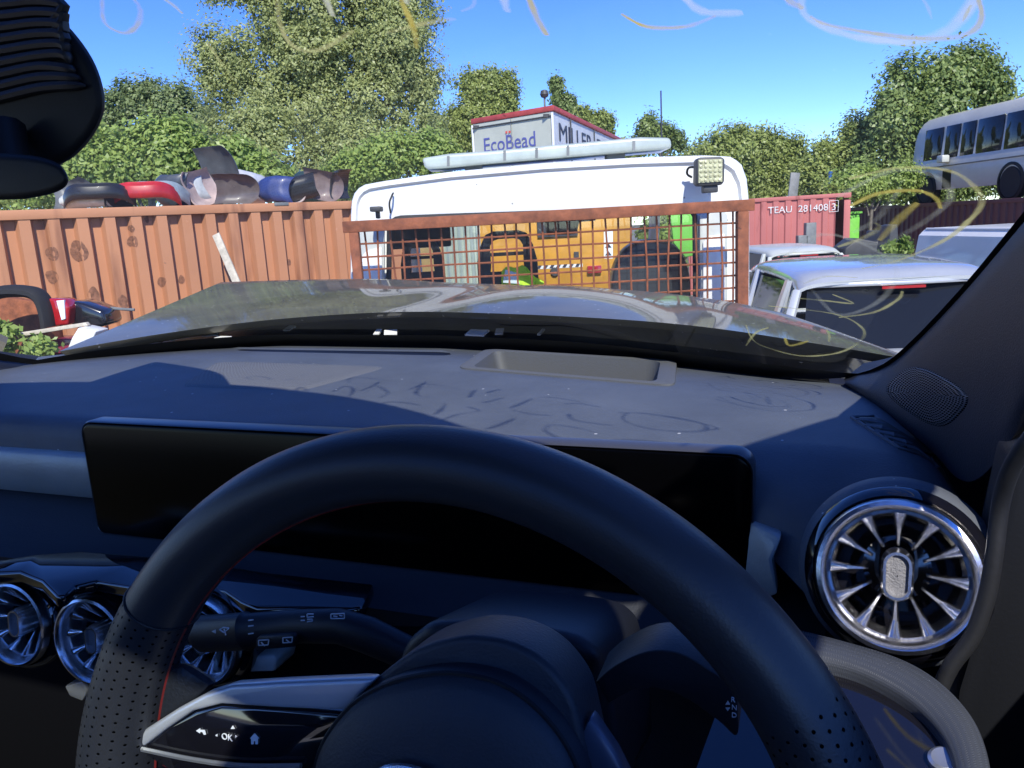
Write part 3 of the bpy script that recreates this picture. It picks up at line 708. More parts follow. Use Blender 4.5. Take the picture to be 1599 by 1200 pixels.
# --- steering wheel ----------------------------------------------------------
wc = RC @ Vector((-.047, .272, -.26)); wt = R(-9.8)
WX = Vector((1, 0, 0)); WZ = Vector((0, math.sin(-wt), math.cos(wt))); WN = Vector((0, -math.cos(wt), math.sin(-wt)))  # normal towards the driver
def WP(px, py, off=0.): o = wc+WN*off; return CPL(px, py, o, WN)
RW = .1705
def rim_rows(n=220, m_=28, da=0):
    rows = []
    for j in range(m_):
        b = 2*math.pi*j/m_; row = []
        for i in range(n+1):
            a = -math.pi*1.5+2*math.pi*i/n      # u = .5 at top
            a = math.pi/2 - (i/n-.5)*2*math.pi
            d = WX*math.cos(a)+WZ*math.sin(a)
            side = abs(math.cos(a))
            grip = math.exp(-((math.sin(a)-.05)/.35)**2)
            ip = .0158+.0035*grip; ax = .0185+.0035*grip
            rr = RW + math.cos(b)*ip - .002*grip
            if math.sin(a) < -.78: rr *= 1-.08*min(1, (-.78-math.sin(a))/.15)
            row.append(wc+d*rr+WN*(math.sin(b)*ax-.003))
        rows.append(row)
    return rows
rows = rim_rows()
wheel = part(MB().grid(rows, cv=True, uv=True), 'steering_wheel', MT['perf'], angle=180)
# smooth unperforated top arc seams
for a in (R(146), R(18)):
    d = WX*math.cos(a)+WZ*math.sin(a); ring = []
    grip = math.exp(-((math.sin(a)-.05)/.35)**2)
    for j in range(29):
        b = 2*math.pi*j/28; ring.append(wc+d*(RW+math.cos(b)*(.0160+.0035*grip)-.002*grip)+WN*(math.sin(b)*(.0187+.0035*grip)-.003))
    MB().tube(ring, .0007, 6, caps=False).build('seam', MT['black'], wheel)
st = []
for i in range(100):
    a = R(20)+R(190)*i/99; d = WX*math.cos(a)+WZ*math.sin(a); grip = math.exp(-((math.sin(a)-.05)/.35)**2)
    st.append(wc+d*(RW-.0158-.0035*grip-.002*grip+.0006)+WN*(-.004))
MB().tube(st, .0011, 6).build('stitching', MT['red'], wheel)
# hub, airbag cover
hubo = [(430,1330),(470,1215),(520,1130),(570,1075),(640,1020),(700,999),(745,995),(800,1006),(850,1035),(890,1085),(908,1140),(925,1230),(935,1330)]
hb = smooth([WP(x, y, .0) for x, y in hubo], 5)
MB().prism(hb, WN*-.03).build('hub_cover', MT['airbag'], wheel, bevel=.006, seg=4)
bago = [(470,1330),(484,1230),(500,1165),(545,1105),(600,1072),(660,1057),(715,1056),(775,1070),(830,1105),(880,1165),(910,1240),(920,1330)]
bg_ = smooth([WP(x, y, .012) for x, y in bago], 5)
cen = WP(700, 1330, .012); rws = [[cen+(p-cen)*s+WN*h for p in bg_] for s, h in ((1.012, -.016), (1.0, -.003), (.985, 0), (.93, .003), (.7, .007), (.4, .009), (.05, .0095))]
MB().grid(rws).build('airbag_cover', MT['airbag'], wheel, angle=60)
MB().tube([p+WN*-.002 for p in bg_], .0011, 6).build('airbag_seam', MT['black'], wheel)
# star emblem whose upper tip just shows at the bottom edge
ec = WP(640, 1290, .024)
em = MB().tube([ec+(WX*math.cos(t)+WZ*math.sin(t))*.0225 for t in [2*math.pi*i/40 for i in range(41)]], .0016, 8, caps=False)
for k in range(3):
    a = R(90+120*k); d = WX*math.cos(a)+WZ*math.sin(a); s_ = WN.cross(d)
    em.add([ec+d*.0215, ec+s_*.004-d*.002, ec+WN*.003, ec-s_*.004-d*.002], [(0, 1, 2), (0, 2, 3)])
em.build('emblem', MT['chrome'], wheel)
# left spoke: silver bracket round a gloss switch pad
spo = [(201,1165),(225,1140),(275,1108),(320,1084),(360,1071),(440,1066),(560,1061),(585,1062),(560,1088),(548,1112),(440,1107),(345,1101),(300,1112),(258,1140),(222,1168)]
MB().prism([WP(x, y, .004) for x, y in spo], WN*-.008).build('spoke', mat('spoke_silver', (.50, .53, .58), .32, metal=.45), wheel, bevel=.002, seg=3)
pad = [(222,1168),(262,1136),(305,1112),(345,1102),(440,1108),(530,1115),(546,1122),(500,1172),(470,1230),(300,1230),(225,1180)]
MB().prism([WP(x, y, .002) for x, y in pad], WN*-.01).build('switch_pad', MT['piano'], wheel, bevel=.002)
MB().prism([WP(x, y, -.004) for x, y in [(150,1060),(280,1040),(330,1072),(300,1100),(205,1165),(240,1260),(120,1260)]], WN*-.008).build('grip_web', MT['perf'] if 0 else MT['leather'], wheel, bevel=.004)
MB().tube(smooth([WP(x, y, .004) for x, y in [(222,1170),(300,1186),(380,1196),(470,1196)]], 5), .0012, 6).build('pad_edge', MT['silverp'], wheel)
spr = [(905,1150),(920,1120),(960,1180),(1000,1260),(930,1260)]
MB().prism([WP(x, y, -.002) for x, y in spr], WN*-.01).build('spoke', mat('spoke_dark', (.10, .12, .18), .35, metal=.5), wheel, bevel=.002)
def icon(polys, fn, mt, par, name='icon', th=.0004):
    mb = MB()
    for p in polys:
        P = [fn(x, y) for x, y in p]; n = (P[1]-P[0]).cross(P[2]-P[0]).normalized()
        if n.dot(P[0]) > 0: n = -n
        mb.prism(P, n*th)
    return mb.build(name, mt, par)
padf = lambda x, y: WP(x, y, .0024)
icon([[(391,1153),(398,1145),(405,1153)], [(393,1153),(403,1153),(403,1162),(399.5,1162),(399.5,1157),(396.5,1157),(396.5,1162),(393,1162)]], padf, MT['white_icon'], wheel)
icon([[(307,1141),(313,1137),(313,1145)], [(313,1139.5),(320,1140),(322,1147),(319,1147),(317,1143),(313,1142.5)]], padf, MT['white_icon'], wheel)
icon([[(361,1138),(364,1133),(367,1138)], [(368,1148),(371,1150),(368,1152)], [(340,1150),(337,1148),(340,1146)]], padf, MT['white_icon'], wheel)
ok = text('OK', .0042, MT['white_icon'], wheel, WP(346,1154,.003), Matrix((WX, WZ, WN)).transposed().to_euler(), name='lettering', ext=.0002)

# --- column cowl and stalks -------------------------------------------------
col = smooth([CY(x, y, .335) for x, y in [(600,1120),(622,1020),(650,985),(680,972),(760,974),(880,990),(925,1015),(942,1050),(958,1120),(965,1260)]], 4)
part(MB().prism(col+[CY(600, 1260, .335)], (0, .10, -.03)), 'column_cowl', MT['soft'], bevel=.008, seg=3)
yl = .375
def lever(pts, rad, name, mt, flat=1.): return part(MB().tube([CY(x, y, yy) for x, y, yy in pts], rad, 20, flat=flat), name, mt, angle=50)
stalk = lever([(308,990,yl),(316,990,yl),(384,986,yl),(386,986,yl),(392,985,yl),(470,978,yl),(530,978,yl),(575,992,yl),(625,1015,yl),(680,1040,yl)], [.0105,.0128,.0128,.0135,.0118,.0112,.0115,.012,.011,.010], 'wiper_stalk', MT['soft'], flat=.8)
MB().prism([CY(x, y, yl-.012) for x, y in [(398,1000),(404,994),(456,990),(462,995),(460,1012),(398,1017)]], (0, .012, 0)).build('rocker', MT['soft'], stalk, bevel=.002)
sf = lambda x, y: CY(x, y+6, yl-.0118)
def strokes_px(segs, w):
    out = []
    for (x0, y0), (x1, y1) in segs:
        L = math.hypot(x1-x0, y1-y0); nx, ny = -(y1-y0)/L*w/2, (x1-x0)/L*w/2
        out.append([(x0+nx, y0+ny), (x1+nx, y1+ny), (x1-nx, y1-ny), (x0-nx, y0-ny)])
    return out
icon(strokes_px([((388,963),(396,962)),((388,972),(396,971)),((388,984),(396,983))], 1.6), sf, MT['white_icon'], stalk)
icon(strokes_px([((343,977),(350,982)),((350,982),(357,976)),((343,977),(349,974)),((349,974),(358,975)),((350,976),(353,986))], 1.5)+[[(331,980),(337,977),(337,983)]], sf, MT['white_icon'], stalk)
icon(strokes_px([((470,957),(476,957)),((470,963),(476,963)),((480,953),(490,953)),((480,958),(490,957)),((480,953),(480,958)),((480,961),(488,961)),((480,965),(488,964)),((488,961),(488,964))], 1.5), sf, MT['white_icon'], stalk)
icon(strokes_px([((517,953),(538,952)),((538,952),(538,960)),((538,960),(517,960)),((517,960),(517,953)),((521,956),(527,957)),((530,955),(535,956))], 1.4), sf, MT['white_icon'], stalk)
rf_ = lambda x, y: CY(x, y, yl-.0128)
icon(strokes_px([((404,1000),(420,999)),((420,999),(419,1007)),((419,1007),(404,1008)),((404,1008),(404,1000)),((408,1003),(414,1009)),((442,996),(457,995)),((457,995),(456,1003)),((456,1003),(442,1004)),((442,1004),(442,996)),((447,999),(452,1003))], 1.4), rf_, MT['white_icon'], stalk)
yg = .30
gear = part(MB().prism(smooth([CY(x, y, yg) for x, y in [(930,1065),(960,1040),(1010,1018),(1060,1020),(1110,1048),(1146,1075),(1152,1110),(1150,1150),(1120,1125),(1060,1085),(1000,1075),(950,1100)]], 4), (0, .025, 0)), 'gear_selector', MT['soft'], bevel=.005, seg=3)
gm = Matrix((Vector((1, 0, 0)), Vector((0, .15, 1)).normalized(), Vector((0, -1, .15)).normalized())).transposed().to_euler()
for ch, px, py in (('R', 1141, 1096), ('N', 1142, 1108), ('D', 1142, 1120)):
    text(ch, .0030, MT['white_icon'], gear, CY(px, py, yg-.002), gm, ext=.0002)
icon([[(1133,1100),(1136.5,1094),(1140,1100)], [(1133,1105),(1140,1105),(1136.5,1110)]], lambda x, y: CY(x, y, yg-.001), MT['white_icon'], gear)
part(MB().prism([CPL(x, y, so, sn) for x, y in [(1056,984),(1070,984),(1112,990),(1136,1036),(1080,1024)]], (0, .01, 0)), 'gloss_panel', MT['piano'], dash)

# --- mirror and sensor cover -------------------------------------------------
cov = smooth([CY(x, y, .40) for x, y in [(-160,-120),(10,-40),(62,0),(110,42),(148,95),(165,150),(160,190),(135,230),(100,258),(40,275),(-160,280)]], 5)
cover = part(MB().prism(cov, cray(60, 120)*.11), 'sensor_cover', MT['black'], bevel=.012, seg=4)
MB().tube([CY(-30, 60, .44), CY(-30, 20, .46)*.5+ws_pt(.455, .86)*.5, ws_pt(.455, .86)], .028, 10).build('mount', MT['black'], cover)
for k in range(9):
    t = k/8; a = (-30+5*t, 100-175*t+115*t); 
    p0 = (-60, 150-24*k+6); p1 = (128-6*k*1.2-(8-k)*0, 150-16.5*k)
    xs = [(-60, 168-20*k), (10, 150-18*k), (60, 138-17*k), (100, 134-14*k if k < 3 else 130-15*k), (132-7.5*k, 134-11.5*k)]
    P = smooth([CY(x, y, .3975) for x, y in xs], 4)
    MB().tube(P, [.0035]*(len(P)-3)+[.003, .002, .001], 8).build('slat', mat('slat_plastic', (.016, .018, .024), .45), cover)
mir = smooth([CY(x, y, .36) for x, y in [(-140,235),(20,240),(80,250),(103,268),(106,288),(85,302),(40,311),(0,313),(-140,318)]], 5)
part(MB().prism(mir, cray(40, 280)*.04), 'rear_view_mirror', MT['black'], bevel=.008, seg=4)
MB().tube([CY(10, 200, .39), CY(20, 280, .375)], .012, 10).build('mirror_arm', MT['black'], bpy.data.objects['rear_view_mirror'])

# ================================================================== RECOVERY TRUCK
TY = 3.84
tc_ = at(857, 600, TY)
truck = empty('recovery_truck', (tc_.x, TY, 0), 'white recovery truck cab with a rusty mesh headboard, pale light bar and square work lamp', 'truck')
T0 = Vector((tc_.x, TY, 0))
def TP(px, py, dy=0.): return at(px, py, TY+dy)-T0
def tpart(mb, name, mt, par=None, **k): return mb.build(name, mt, par or truck, **k)
# headboard frame
tl, trr = TP(545, 345), TP(1167, 311); zb = -.95+EZ
fm = MB()
def bar(mb, a, b, w, d):
    a, b = Vector(a), Vector(b); t = (b-a).normalized(); y = Vector((0, 1, 0)); s_ = t.cross(y).normalized()
    ps = []
    for p in (a, b):
        ps += [p-s_*w/2-y*d/2, p+s_*w/2-y*d/2, p+s_*w/2+y*d/2, p-s_*w/2+y*d/2]
    mb.add(ps, [(0, 1, 2, 3), (7, 6, 5, 4), (0, 4, 5, 1), (1, 5, 6, 2), (2, 6, 7, 3), (3, 7, 4, 0)])
bar(fm, tl+Vector((-.03, 0, -.03)), trr+Vector((.03, 0, -.03)), .055, .05)
bl, br = Vector((tl.x+.02, 0, zb)), Vector((trr.x-.025, 0, zb))
bar(fm, tl+Vector((.02, 0, -.0575)), bl, .045, .05); bar(fm, trr+Vector((-.025, 0, -.0575)), br, .055, .05)
tpart(fm, 'headboard_frame', MT['rust'], bevel=.004)
wm = MB()
nx = 31
for i in range(1, nx):
    t = i/nx; a = tl.lerp(trr, t)+Vector((0, 0, -.05)); wm.tube([a+Vector((random.uniform(-.004, .004), .03, 0)), Vector((a.x+random.uniform(-.012, .012), .03+random.uniform(-.006, .006), 1.9)), Vector((a.x, .03, zb))], .0052, 5)
for k in range(1, 17):
    dz = -.05-.064*k
    wm.tube([tl.lerp(trr, q)+Vector((0, .038, dz+random.uniform(-.004, .004))) for q in (0, .2, .4, .6, .8, 1)], .0052, 5)
tpart(wm, 'wire_mesh', MT['rust'])
# cab rear wall with window opening
DYC = .30
def CPx(px, py, dy=0.): return TP(px, py, DYC+dy)
outl = [(547,470),(548,330),(550,310),(556,297),(568,289),(600,283),(700,269),(850,255),(1000,246),(1100,243),(1140,245),(1157,255),(1166,280),(1169,310),(1170,330),(1170,470)]
hole = [(607,470),(608,352),(614,344),(624,341),(700,338),(850,333),(1000,329),(1070,327),(1080,330),(1085,338),(1086,470)]
def resample(poly, n):
    P = [Vector((*p, 0)) for p in poly]; L = [0]
    for a, b in zip(P, P[1:]): L.append(L[-1]+(b-a).length)
    out = []
    for k in range(n):
        s_ = L[-1]*k/(n-1); i = max(0, min(len(P)-2, int(np.searchsorted(L, s_))-1)); t = (s_-L[i])/(L[i+1]-L[i]); q = P[i].lerp(P[i+1], t); out.append((q.x, q.y))
    return out
No = 90; O_ = resample(outl, No); Hh = resample(hole, No)
def wallrow(src, dy, s=None): return [CPx(x, y, dy) for x, y in src]
rows = []
lowd = Vector((0, 0, -1))
mid = [((a[0]*.12+b[0]*.88), (a[1]*.12+b[1]*.88)) for a, b in zip(Hh, O_)]
mid2 = [((a[0]*.18+b[0]*.82), (a[1]*.18+b[1]*.82)) for a, b in zip(Hh, O_)]
wall = MB().grid([wallrow(O_, 1.5), wallrow(O_, .05), wallrow(O_, .012), [CPx(a[0]*.985+b[0]*.015, a[1]*.985+b[1]*.015, 0) for a, b in zip(O_, Hh)], wallrow(mid, 0), wallrow(mid2, .018), [CPx(a[0]*.04+b[0]*.96, a[1]*.04+b[1]*.96, .018) for a, b in zip(O_, Hh)], wallrow(Hh, .02), wallrow(Hh, .06)])
a, b = CPx(547, 470), CPx(1170, 470)
wall.box(((a.x+b.x)/2, DYC+.05, (a.z+b.z)/2-.55), (b.x-a.x, .08, 1.0))
cab = tpart(wall, 'cab', MT['white'], angle=35)
# roof continuing forward
rr = [[CPx(x, y, .04) for x, y in O_], [CPx(x, y, .04)+Vector((0, .5, .05)) for x, y in O_], [CPx(x, y, .04)+Vector((0, 1.45, -.02)) for x, y in O_]]
tpart(MB().tube(smooth([CPx(x, y, .025)+Vector((0, 0, -.02)) for x, y in [(570,292),(640,281),(760,266),(900,254),(1020,247),(1120,245)]], 4), .006, 6), 'roof_seam', MT['grey'], cab)
rub = MB().tube([CPx(x, y, .012) for x, y in Hh], .014, 8); tpart(rub, 'window_rubber', MT['rubber'], cab)
gp = [CPx(x, y, .05) for x, y in hole]; tpart(MB().add(gp, [list(range(len(gp)))]), 'rear_window', MT['glass'], cab)
# pressed side panels: pale inset over a recess, its shade painted in grey
for (x0, x1, y0, y1) in ((560, 600, 352, 470), (1093, 1136, 331, 470)):
    ps = [(x0, y1), (x0, y0+6), (x0+6, y0), (x1-6, y0-2), (x1, y0+5), (x1, y1)]
    tpart(MB().prism([CPx(x, y, -.014) for x, y in ps], (0, .02, 0)), 'side_panel', MT['cream'], cab, bevel=.004)
    ps = [(x0+5, y1), (x0+5, y0+48), (x0+12, y0+40), (x1-4, y0+34), (x1-3, y1)]
    tpart(MB().prism([CPx(x, y, -.03) for x, y in ps], (0, .018, 0)), 'side_panel', MT['white'], cab, bevel=.006)
# front screen frame of the cab (seen through) and lower cab, bonnet
fx0, fx1 = tl.x-.03, trr.x+.03
lw = MB(); lw.box(((fx0+fx1)/2, DYC+.95, 1.02), (fx1-fx0-.06, 1.7, .95)); tpart(lw, 'lower_cab', MT['white'], bevel=.05)
nose = MB().box(((fx0+fx1)/2, DYC+2.25, .98), (fx1-fx0-.16, .9, .80)); tpart(nose, 'nose', MT['white'], bevel=.12, seg=4)
for s_ in (0, 1):
    x = fx0+.12 if s_ == 0 else fx1-.12
    tpart(MB().tube([(x, DYC+1.5, 2.40), (x+(.02 if s_ else -.02), DYC+1.95, 1.40)], .04, 8), 'screen_pillar', MT['white'])
    for yy in (2.2, -.6):
        w = tpart(MB().lathe([(0, .1), (.2, .1), (.33, .1), (.36, .06), (.36, -.06), (.33, -.1), (0, -.1)], (fx0+.14 if s_ == 0 else fx1-.14, yy, .36), (1, 0, 0), (0, 0, 1), 28), 'wheel', MT['rubber'])
tpart(MB().tube([(fx0+.1, DYC+1.5, 2.42), ((fx0+fx1)/2, DYC+1.5, 2.46), (fx1-.1, DYC+1.5, 2.45)], .035, 8), 'screen_header', MT['white'])
tpart(MB().box(((fx0+fx1)/2, DYC+1.7, 1.50), (fx1-fx0-.3, .35, .22)), 'fascia', MT['darkgrey'], bevel=.05)
bed = MB().box(((fx0+fx1)/2, -.62, .90), (fx1-fx0, 1.3, .10)); tpart(bed, 'flat_bed', MT['darkgrey'], bevel=.01)
tpart(MB().box(((fx0+fx1)/2, .3, .66), (.7, 4.0, .14)), 'chassis', MT['darkgrey'], bevel=.01)
# seats with pierced headrests
def ring_head(px0, px1, py0, py1, dy, holes):
    a, b = TP(px0, py1, dy), TP(px1, py0, dy); w = b.x-a.x; h = b.z-a.z; cx = (a.x+b.x)/2
    mb = MB()
    prof = [(cx-w*.5, a.z-.5), (cx-w*.48, a.z+h*.2), (cx-w*.42, a.z+h*.62), (cx-w*.33, a.z+h*.92), (cx-w*.2, b.z), (cx+w*.2, b.z), (cx+w*.33, a.z+h*.92), (cx+w*.42, a.z+h*.62), (cx+w*.48, a.z+h*.2), (cx+w*.5, a.z-.5)]
    inn = [(cx-w*.27, a.z+h*.1), (cx-w*.27, a.z+h*.35), (cx-w*.27, a.z+h*.62), (cx-w*.22, a.z+h*.76), (cx-w*.12, a.z+h*.80), (cx+w*.12, a.z+h*.80), (cx+w*.22, a.z+h*.76), (cx+w*.27, a.z+h*.62), (cx+w*.27, a.z+h*.35), (cx+w*.27, a.z+h*.1)]
    y0, y1 = a.y, a.y+.09
    def rr_(P, y): return [Vector((x, y, z)) for x, z in P]
    mb.grid([rr_(inn, y1), rr_(prof, y1), rr_([(cx+(x-cx)*1.03, z) for x, z in prof], (y0+y1)/2), rr_(prof, y0), rr_(inn, y0), rr_(inn, y1)])
    mb.box((cx, (y0+y1)/2, a.z+h*.41), (w*.56, .06, h*.09)); mb.box((cx, (y0+y1)/2, a.z-.02-.25), (w*.9, .08, .5+h*.1))
    return mb
tpart(ring_head(745, 838, 358, 425, .75, 2), 'seat', MT['seat'], bevel=.008)
tpart(ring_head(625, 690, 372, 425, .95, 2), 'seat', MT['seat'], bevel=.008)
sr = smooth([TP(x, y, .62) for x, y in [(955,470),(957,430),(972,395),(995,378),(1020,374),(1045,378),(1066,396),(1078,430),(1080,470)]], 4)
tpart(MB().prism(sr, (0, .16, 0)), 'seat', mat('seat_vinyl', (.03, .032, .04), .3, var=.2, vs=8), bevel=.03, seg=4)
tpart(MB().box(TP(650, 350, 1.1), (.42, .05, .30)), 'sun_visor', MT['darkgrey'], bevel=.01)
tpart(MB().prism([TP(x, y, 1.35) for x, y in [(820,333),(935,331),(930,345),(905,347),(900,366),(855,368),(850,347),(835,345)]], (0, .05, 0)), 'overhead_console', MT['darkgrey'], bevel=.006)
stk = tpart(MB().prism([TP(x, y, DYC+.045) for x, y in [(943,361),(957,361),(957,404),(943,404)]], (0, .002, 0)), 'warning_sticker', MT['hiwhite'])
sb = MB()
for yy in (380, 392): sb.prism([TP(x, y, DYC+.043) for x, y in [(945, yy+7), (955, yy+7), (950, yy)]], (0, .001, 0))
tpart(sb, 'warning_triangle', MT['letter_dark'], stk)
# light bar on the roof
lb = [(658,247),(700,240),(760,236),(1000,214),(1048,215),(1050,232),(1000,236),(760,256),(700,262),(664,264)]
lt = tpart(MB().prism([TP(x, y, .55) for x, y in lb], (0, .28, .0)), 'light_bar', MT['ambertint'], bevel=.02, seg=3)
for x in (700, 788, 838, 887, 990):
    yt = 238-(x-700)*.077 if x > 700 else 240
    tpart(MB().prism([TP(q, w_, .545) for q, w_ in [(x-2, yt+4), (x+2, yt+4), (x+2, yt+20), (x-2, yt+20)]], (0, .004, 0)), 'joint', MT['grey'], lt)
for x, y in ((740, 262), (960, 243)): tpart(MB().box(TP(x, y+4, .7), (.10, .12, .05)), 'foot', MT['grey'], lt)
# work lamp
lo = [(1088,250),(1093,246),(1126,245),(1132,249),(1131,284),(1127,289),(1092,291),(1087,287)]
wl = tpart(MB().prism([TP(x, y, .13) for x, y in lo], (0, .07, 0)), 'work_lamp', MT['darkgrey'], bevel=.006)
tpart(MB().prism([TP(x, y, .124) for x, y in [(1091,250),(1128,248.5),(1128,284),(1091,286)]], (0, .008, 0)), 'lens', MT['lens'], wl)
leds = MB()
for i in range(5):
    for j in range(5):
        leds.lathe([(.0095, 0), (.008, .004), (.0001, .006)], TP(1095+i*7.3, 253+j*7.3-.25*i, .124), (0, -1, 0), (0, 0, 1), 10)
tpart(leds, 'led', MT['lens'], wl)
tpart(MB().box(TP(1108, 296, .17), (.075, .05, .035)), 'bracket', MT['darkgrey'], wl, bevel=.006)
tpart(MB().tube(smooth([TP(1092,262,.2), TP(1076,262,.24), TP(1073,272,.27), TP(1080,277,.29)], 4), .006, 6), 'cable', MT['rubber'], wl)
tpart(MB().box(TP(588, 327, .16), (.055, .09, .025)).box(TP(590, 334, .2), (.02, .04, .05)), 'camera_bracket', MT['darkgrey'], bevel=.005)
tpart(MB().tube(smooth([TP(610,333,.27), TP(608,318,.25), TP(612,306,.26), TP(614,302,.3)], 4), .005, 6), 'cable', MT['rubber'])
# hi-vis jacket on the seat (rests in the cab)
jk = []
for i in range(11):
    r_ = []
    for j in range(9):
        u, v = i/10, j/8; p = TP(783+66*u, 448-32*math.sin(math.pi*min(1, .25+u*.7))*v, .72)+T0
        r_.append(p+Vector((0, .03*math.sin(9*u+3*v), .012*math.sin(14*u)*v)))
    jk.append(r_)
jo = MB().grid(jk+[[p+Vector((0, .06, 0)) for p in r_] for r_ in jk[::-1]], cv=True).build('safety_jacket', MT['hivis'])
tag(jo, 'crumpled yellow high-visibility jacket behind the truck rear window', 'jacket')
jb = MB().prism([TP(x, y, .69)+T0 for x, y in [(785,442),(789,421),(806,426),(812,444)]], (0, .02, 0)).build('reflective_band', MT['hiwhite'], jo, bevel=.004)

# yellow machine beyond the cab
my = 8.2
mo = at(800, 440, my); mach = empty('yellow_machine', (mo.x, my, 0), 'yellow plant machine seen through the windows of the truck cab', 'machine')
M0 = Vector((mo.x, my, 0))
def MP(px, py, dy=0.): return at(px, py, my+dy)-M0
mb = MB().prism([MP(x, y) for x, y in [(742,352),(752,330),(820,318),(985,311),(990,455),(742,455)]], (0, 1.4, 0))
mb.box((MP(850, 470).x, .7, .7), (1.5, 1.3, 1.3)); mach_b = mb.build('engine_cover', MT['yellow'], mach, bevel=.03)
v_ = MB().box(MP(870, 350, -.01)+Vector((0, 0, 0)), (.42, .03, .26)); vo = v_.build('vent_grille', MT['darkgrey'], mach)
hz = MB(); 
for k in range(7): x = 838+k*10; hz.prism([MP(q, w_, -.006) for q, w_ in [(x, 420-.05*k*10), (x+5, 420-.05*k*10), (x+8, 415-.05*k*10), (x+3, 415-.05*k*10)]], (0, .004, 0))
hz.build('hazard_stripe', MT['letter_dark'], mach)
hz = MB().prism([MP(q, w_, -.003) for q, w_ in [(836,421),(910,417),(910,412),(836,416)]], (0, .002, 0)); hz.build('hazard_stripe', MT['white'], mach)
MB().box(MP(928, 421, -.02), (.15, .05, .08)).build('tail_lamp', MT['lampred'], mach, bevel=.01)
MB().lathe([(.001, .03), (.04, .03), (.05, 0)], MP(866, 425, 0), (0, -1, 0), (0, 0, 1), 16).build('cap', MT['darkgrey'], mach)
MB().box(MP(900, 398, -.01), (.05, .03, .06)).build('latch', MT['darkgrey'], mach)
MB().prism([MP(x, y, .25) for x, y in [(640,350),(742,340),(742,455),(640,455)]], (0, .8, 0)).build('side_cover', mat('tan_paint', (.36, .24, .08), .6, var=.25, vs=4), mach, bevel=.02)
for sx in (-.7, .9):
    MB().lathe([(0, .15), (.25, .15), (.5, .14), (.55, .08), (.55, -.08), (.5, -.14), (0, -.15)], (sx, .7, .55), (1, 0, 0), (0, 0, 1), 28).build('wheel', MT['rubber'], mach)
# pale corrugated sheet
cs = []
s0, s1 = at(690, 350, 7.2), at(748, 346, 7.2)
for k in range(25):
    p = s0.lerp(s1, k/24); p.y += .02*math.sin(k*1.6); cs.append(p)
sh = MB().grid([[Vector((p.x, p.y+.05, 0)) for p in cs], cs, [p+Vector((0, .03, 0)) for p in cs], [Vector((p.x, p.y+.08, 0)) for p in cs]]).build('corrugated_sheet', mat('pale_sheet', (.42, .48, .42), .5, var=.15, vs=5))
tag(sh, 'pale green corrugated sheet standing beyond the truck cab', 'sheet')

# ================================================================== SHIPPING CONTAINERS
def container(name, label, A, B, paint, L=None, before=0., after=0., hgt=2.59, tilt=0., pitch=.278, wid=2.44, flat=False, dep=.036):
    """A, B: ground points of the visible long side (left, right)."""
    A, B = Vector((A.x, A.y, 0)), Vector((B.x, B.y, 0)); d = (B-A).normalized(); A = A-d*before; L = L or (B-A).length+after
    root = empty(name, A, label, 'shipping container', rz=math.atan2(d.y, d.x), ry=tilt)
    prof = []; x = .16
    while x < L-.16-pitch:
        prof += [(x, 0), (x+.40*pitch, 0), (x+.50*pitch, dep), (x+.88*pitch, dep)]; x += pitch
    prof.append((x, 0))
    if flat: prof = [(p[0], p[1]*.6) for p in prof]
    z0, z1 = .18, hgt-.10
    sd = MB().grid([[(x, y+.012, z0) for x, y in prof], [(x, y+.012, z1) for x, y in prof]]); so_ = sd.build('side_panel', paint, root, angle=20, recalc=True)
    MB().box((L/2, .05, hgt-.05), (L-.3, .10, .10)).build('top_rail', paint, root, bevel=.008)
    MB().box((L/2, .06, .09), (L-.3, .12, .17)).build('bottom_rail', paint, root, bevel=.008)
    for xx in (.08, L-.08):
        for yy in (.08, wid-.08): MB().box((xx, yy, hgt/2-.0), (.16, .16, hgt-.36)).build('corner_post', paint, root, bevel=.01)
        for yy in (.08, wid-.08):
            MB().box((xx, yy, hgt-.06), (.178, .17, .13)).build('corner_casting', paint, root, bevel=.01)
    MB().box((L/2, wid/2, hgt-.045), (L-.32, wid-.24, .05)).build('roof', paint, root)
    MB().box((L/2, wid-.05, hgt/2), (L-.3, .06, hgt-.3)).build('rear_side', paint, root)
    for xx in (.05, L-.05): MB().box((xx, wid/2, hgt/2), (.06, wid-.32, hgt-.3)).build('end_panel', paint, root)
    return root, L
LA, LB = at(0, 326, 8.0), at(545, 318, 10.2)
tl_ = -(LB.z-LA.z)/((LB-LA).length)
lc, LL = container('shipping_container', 'long orange corrugated container on the left with car bumpers piled on its roof', LA, LB, MT['orange'], before=4.0, after=2.0, hgt=2.6, tilt=0, pitch=.265, dep=.095)
side_o = [o for o in lc.children if o.name.startswith('side_panel')][0]
def rib_y(x):
    k = ((x-.16) % .265)/.265
    return 0 if k < .40 else ((k-.40)/.10*.095 if k < .50 else (.095 if k < .88 else (1-k)/.12*.095))
Ainv = lc.matrix_basis.inverted()
burn = mat('burnt_rust', (.25, .11, .06), .85, var=.5, vs=30)
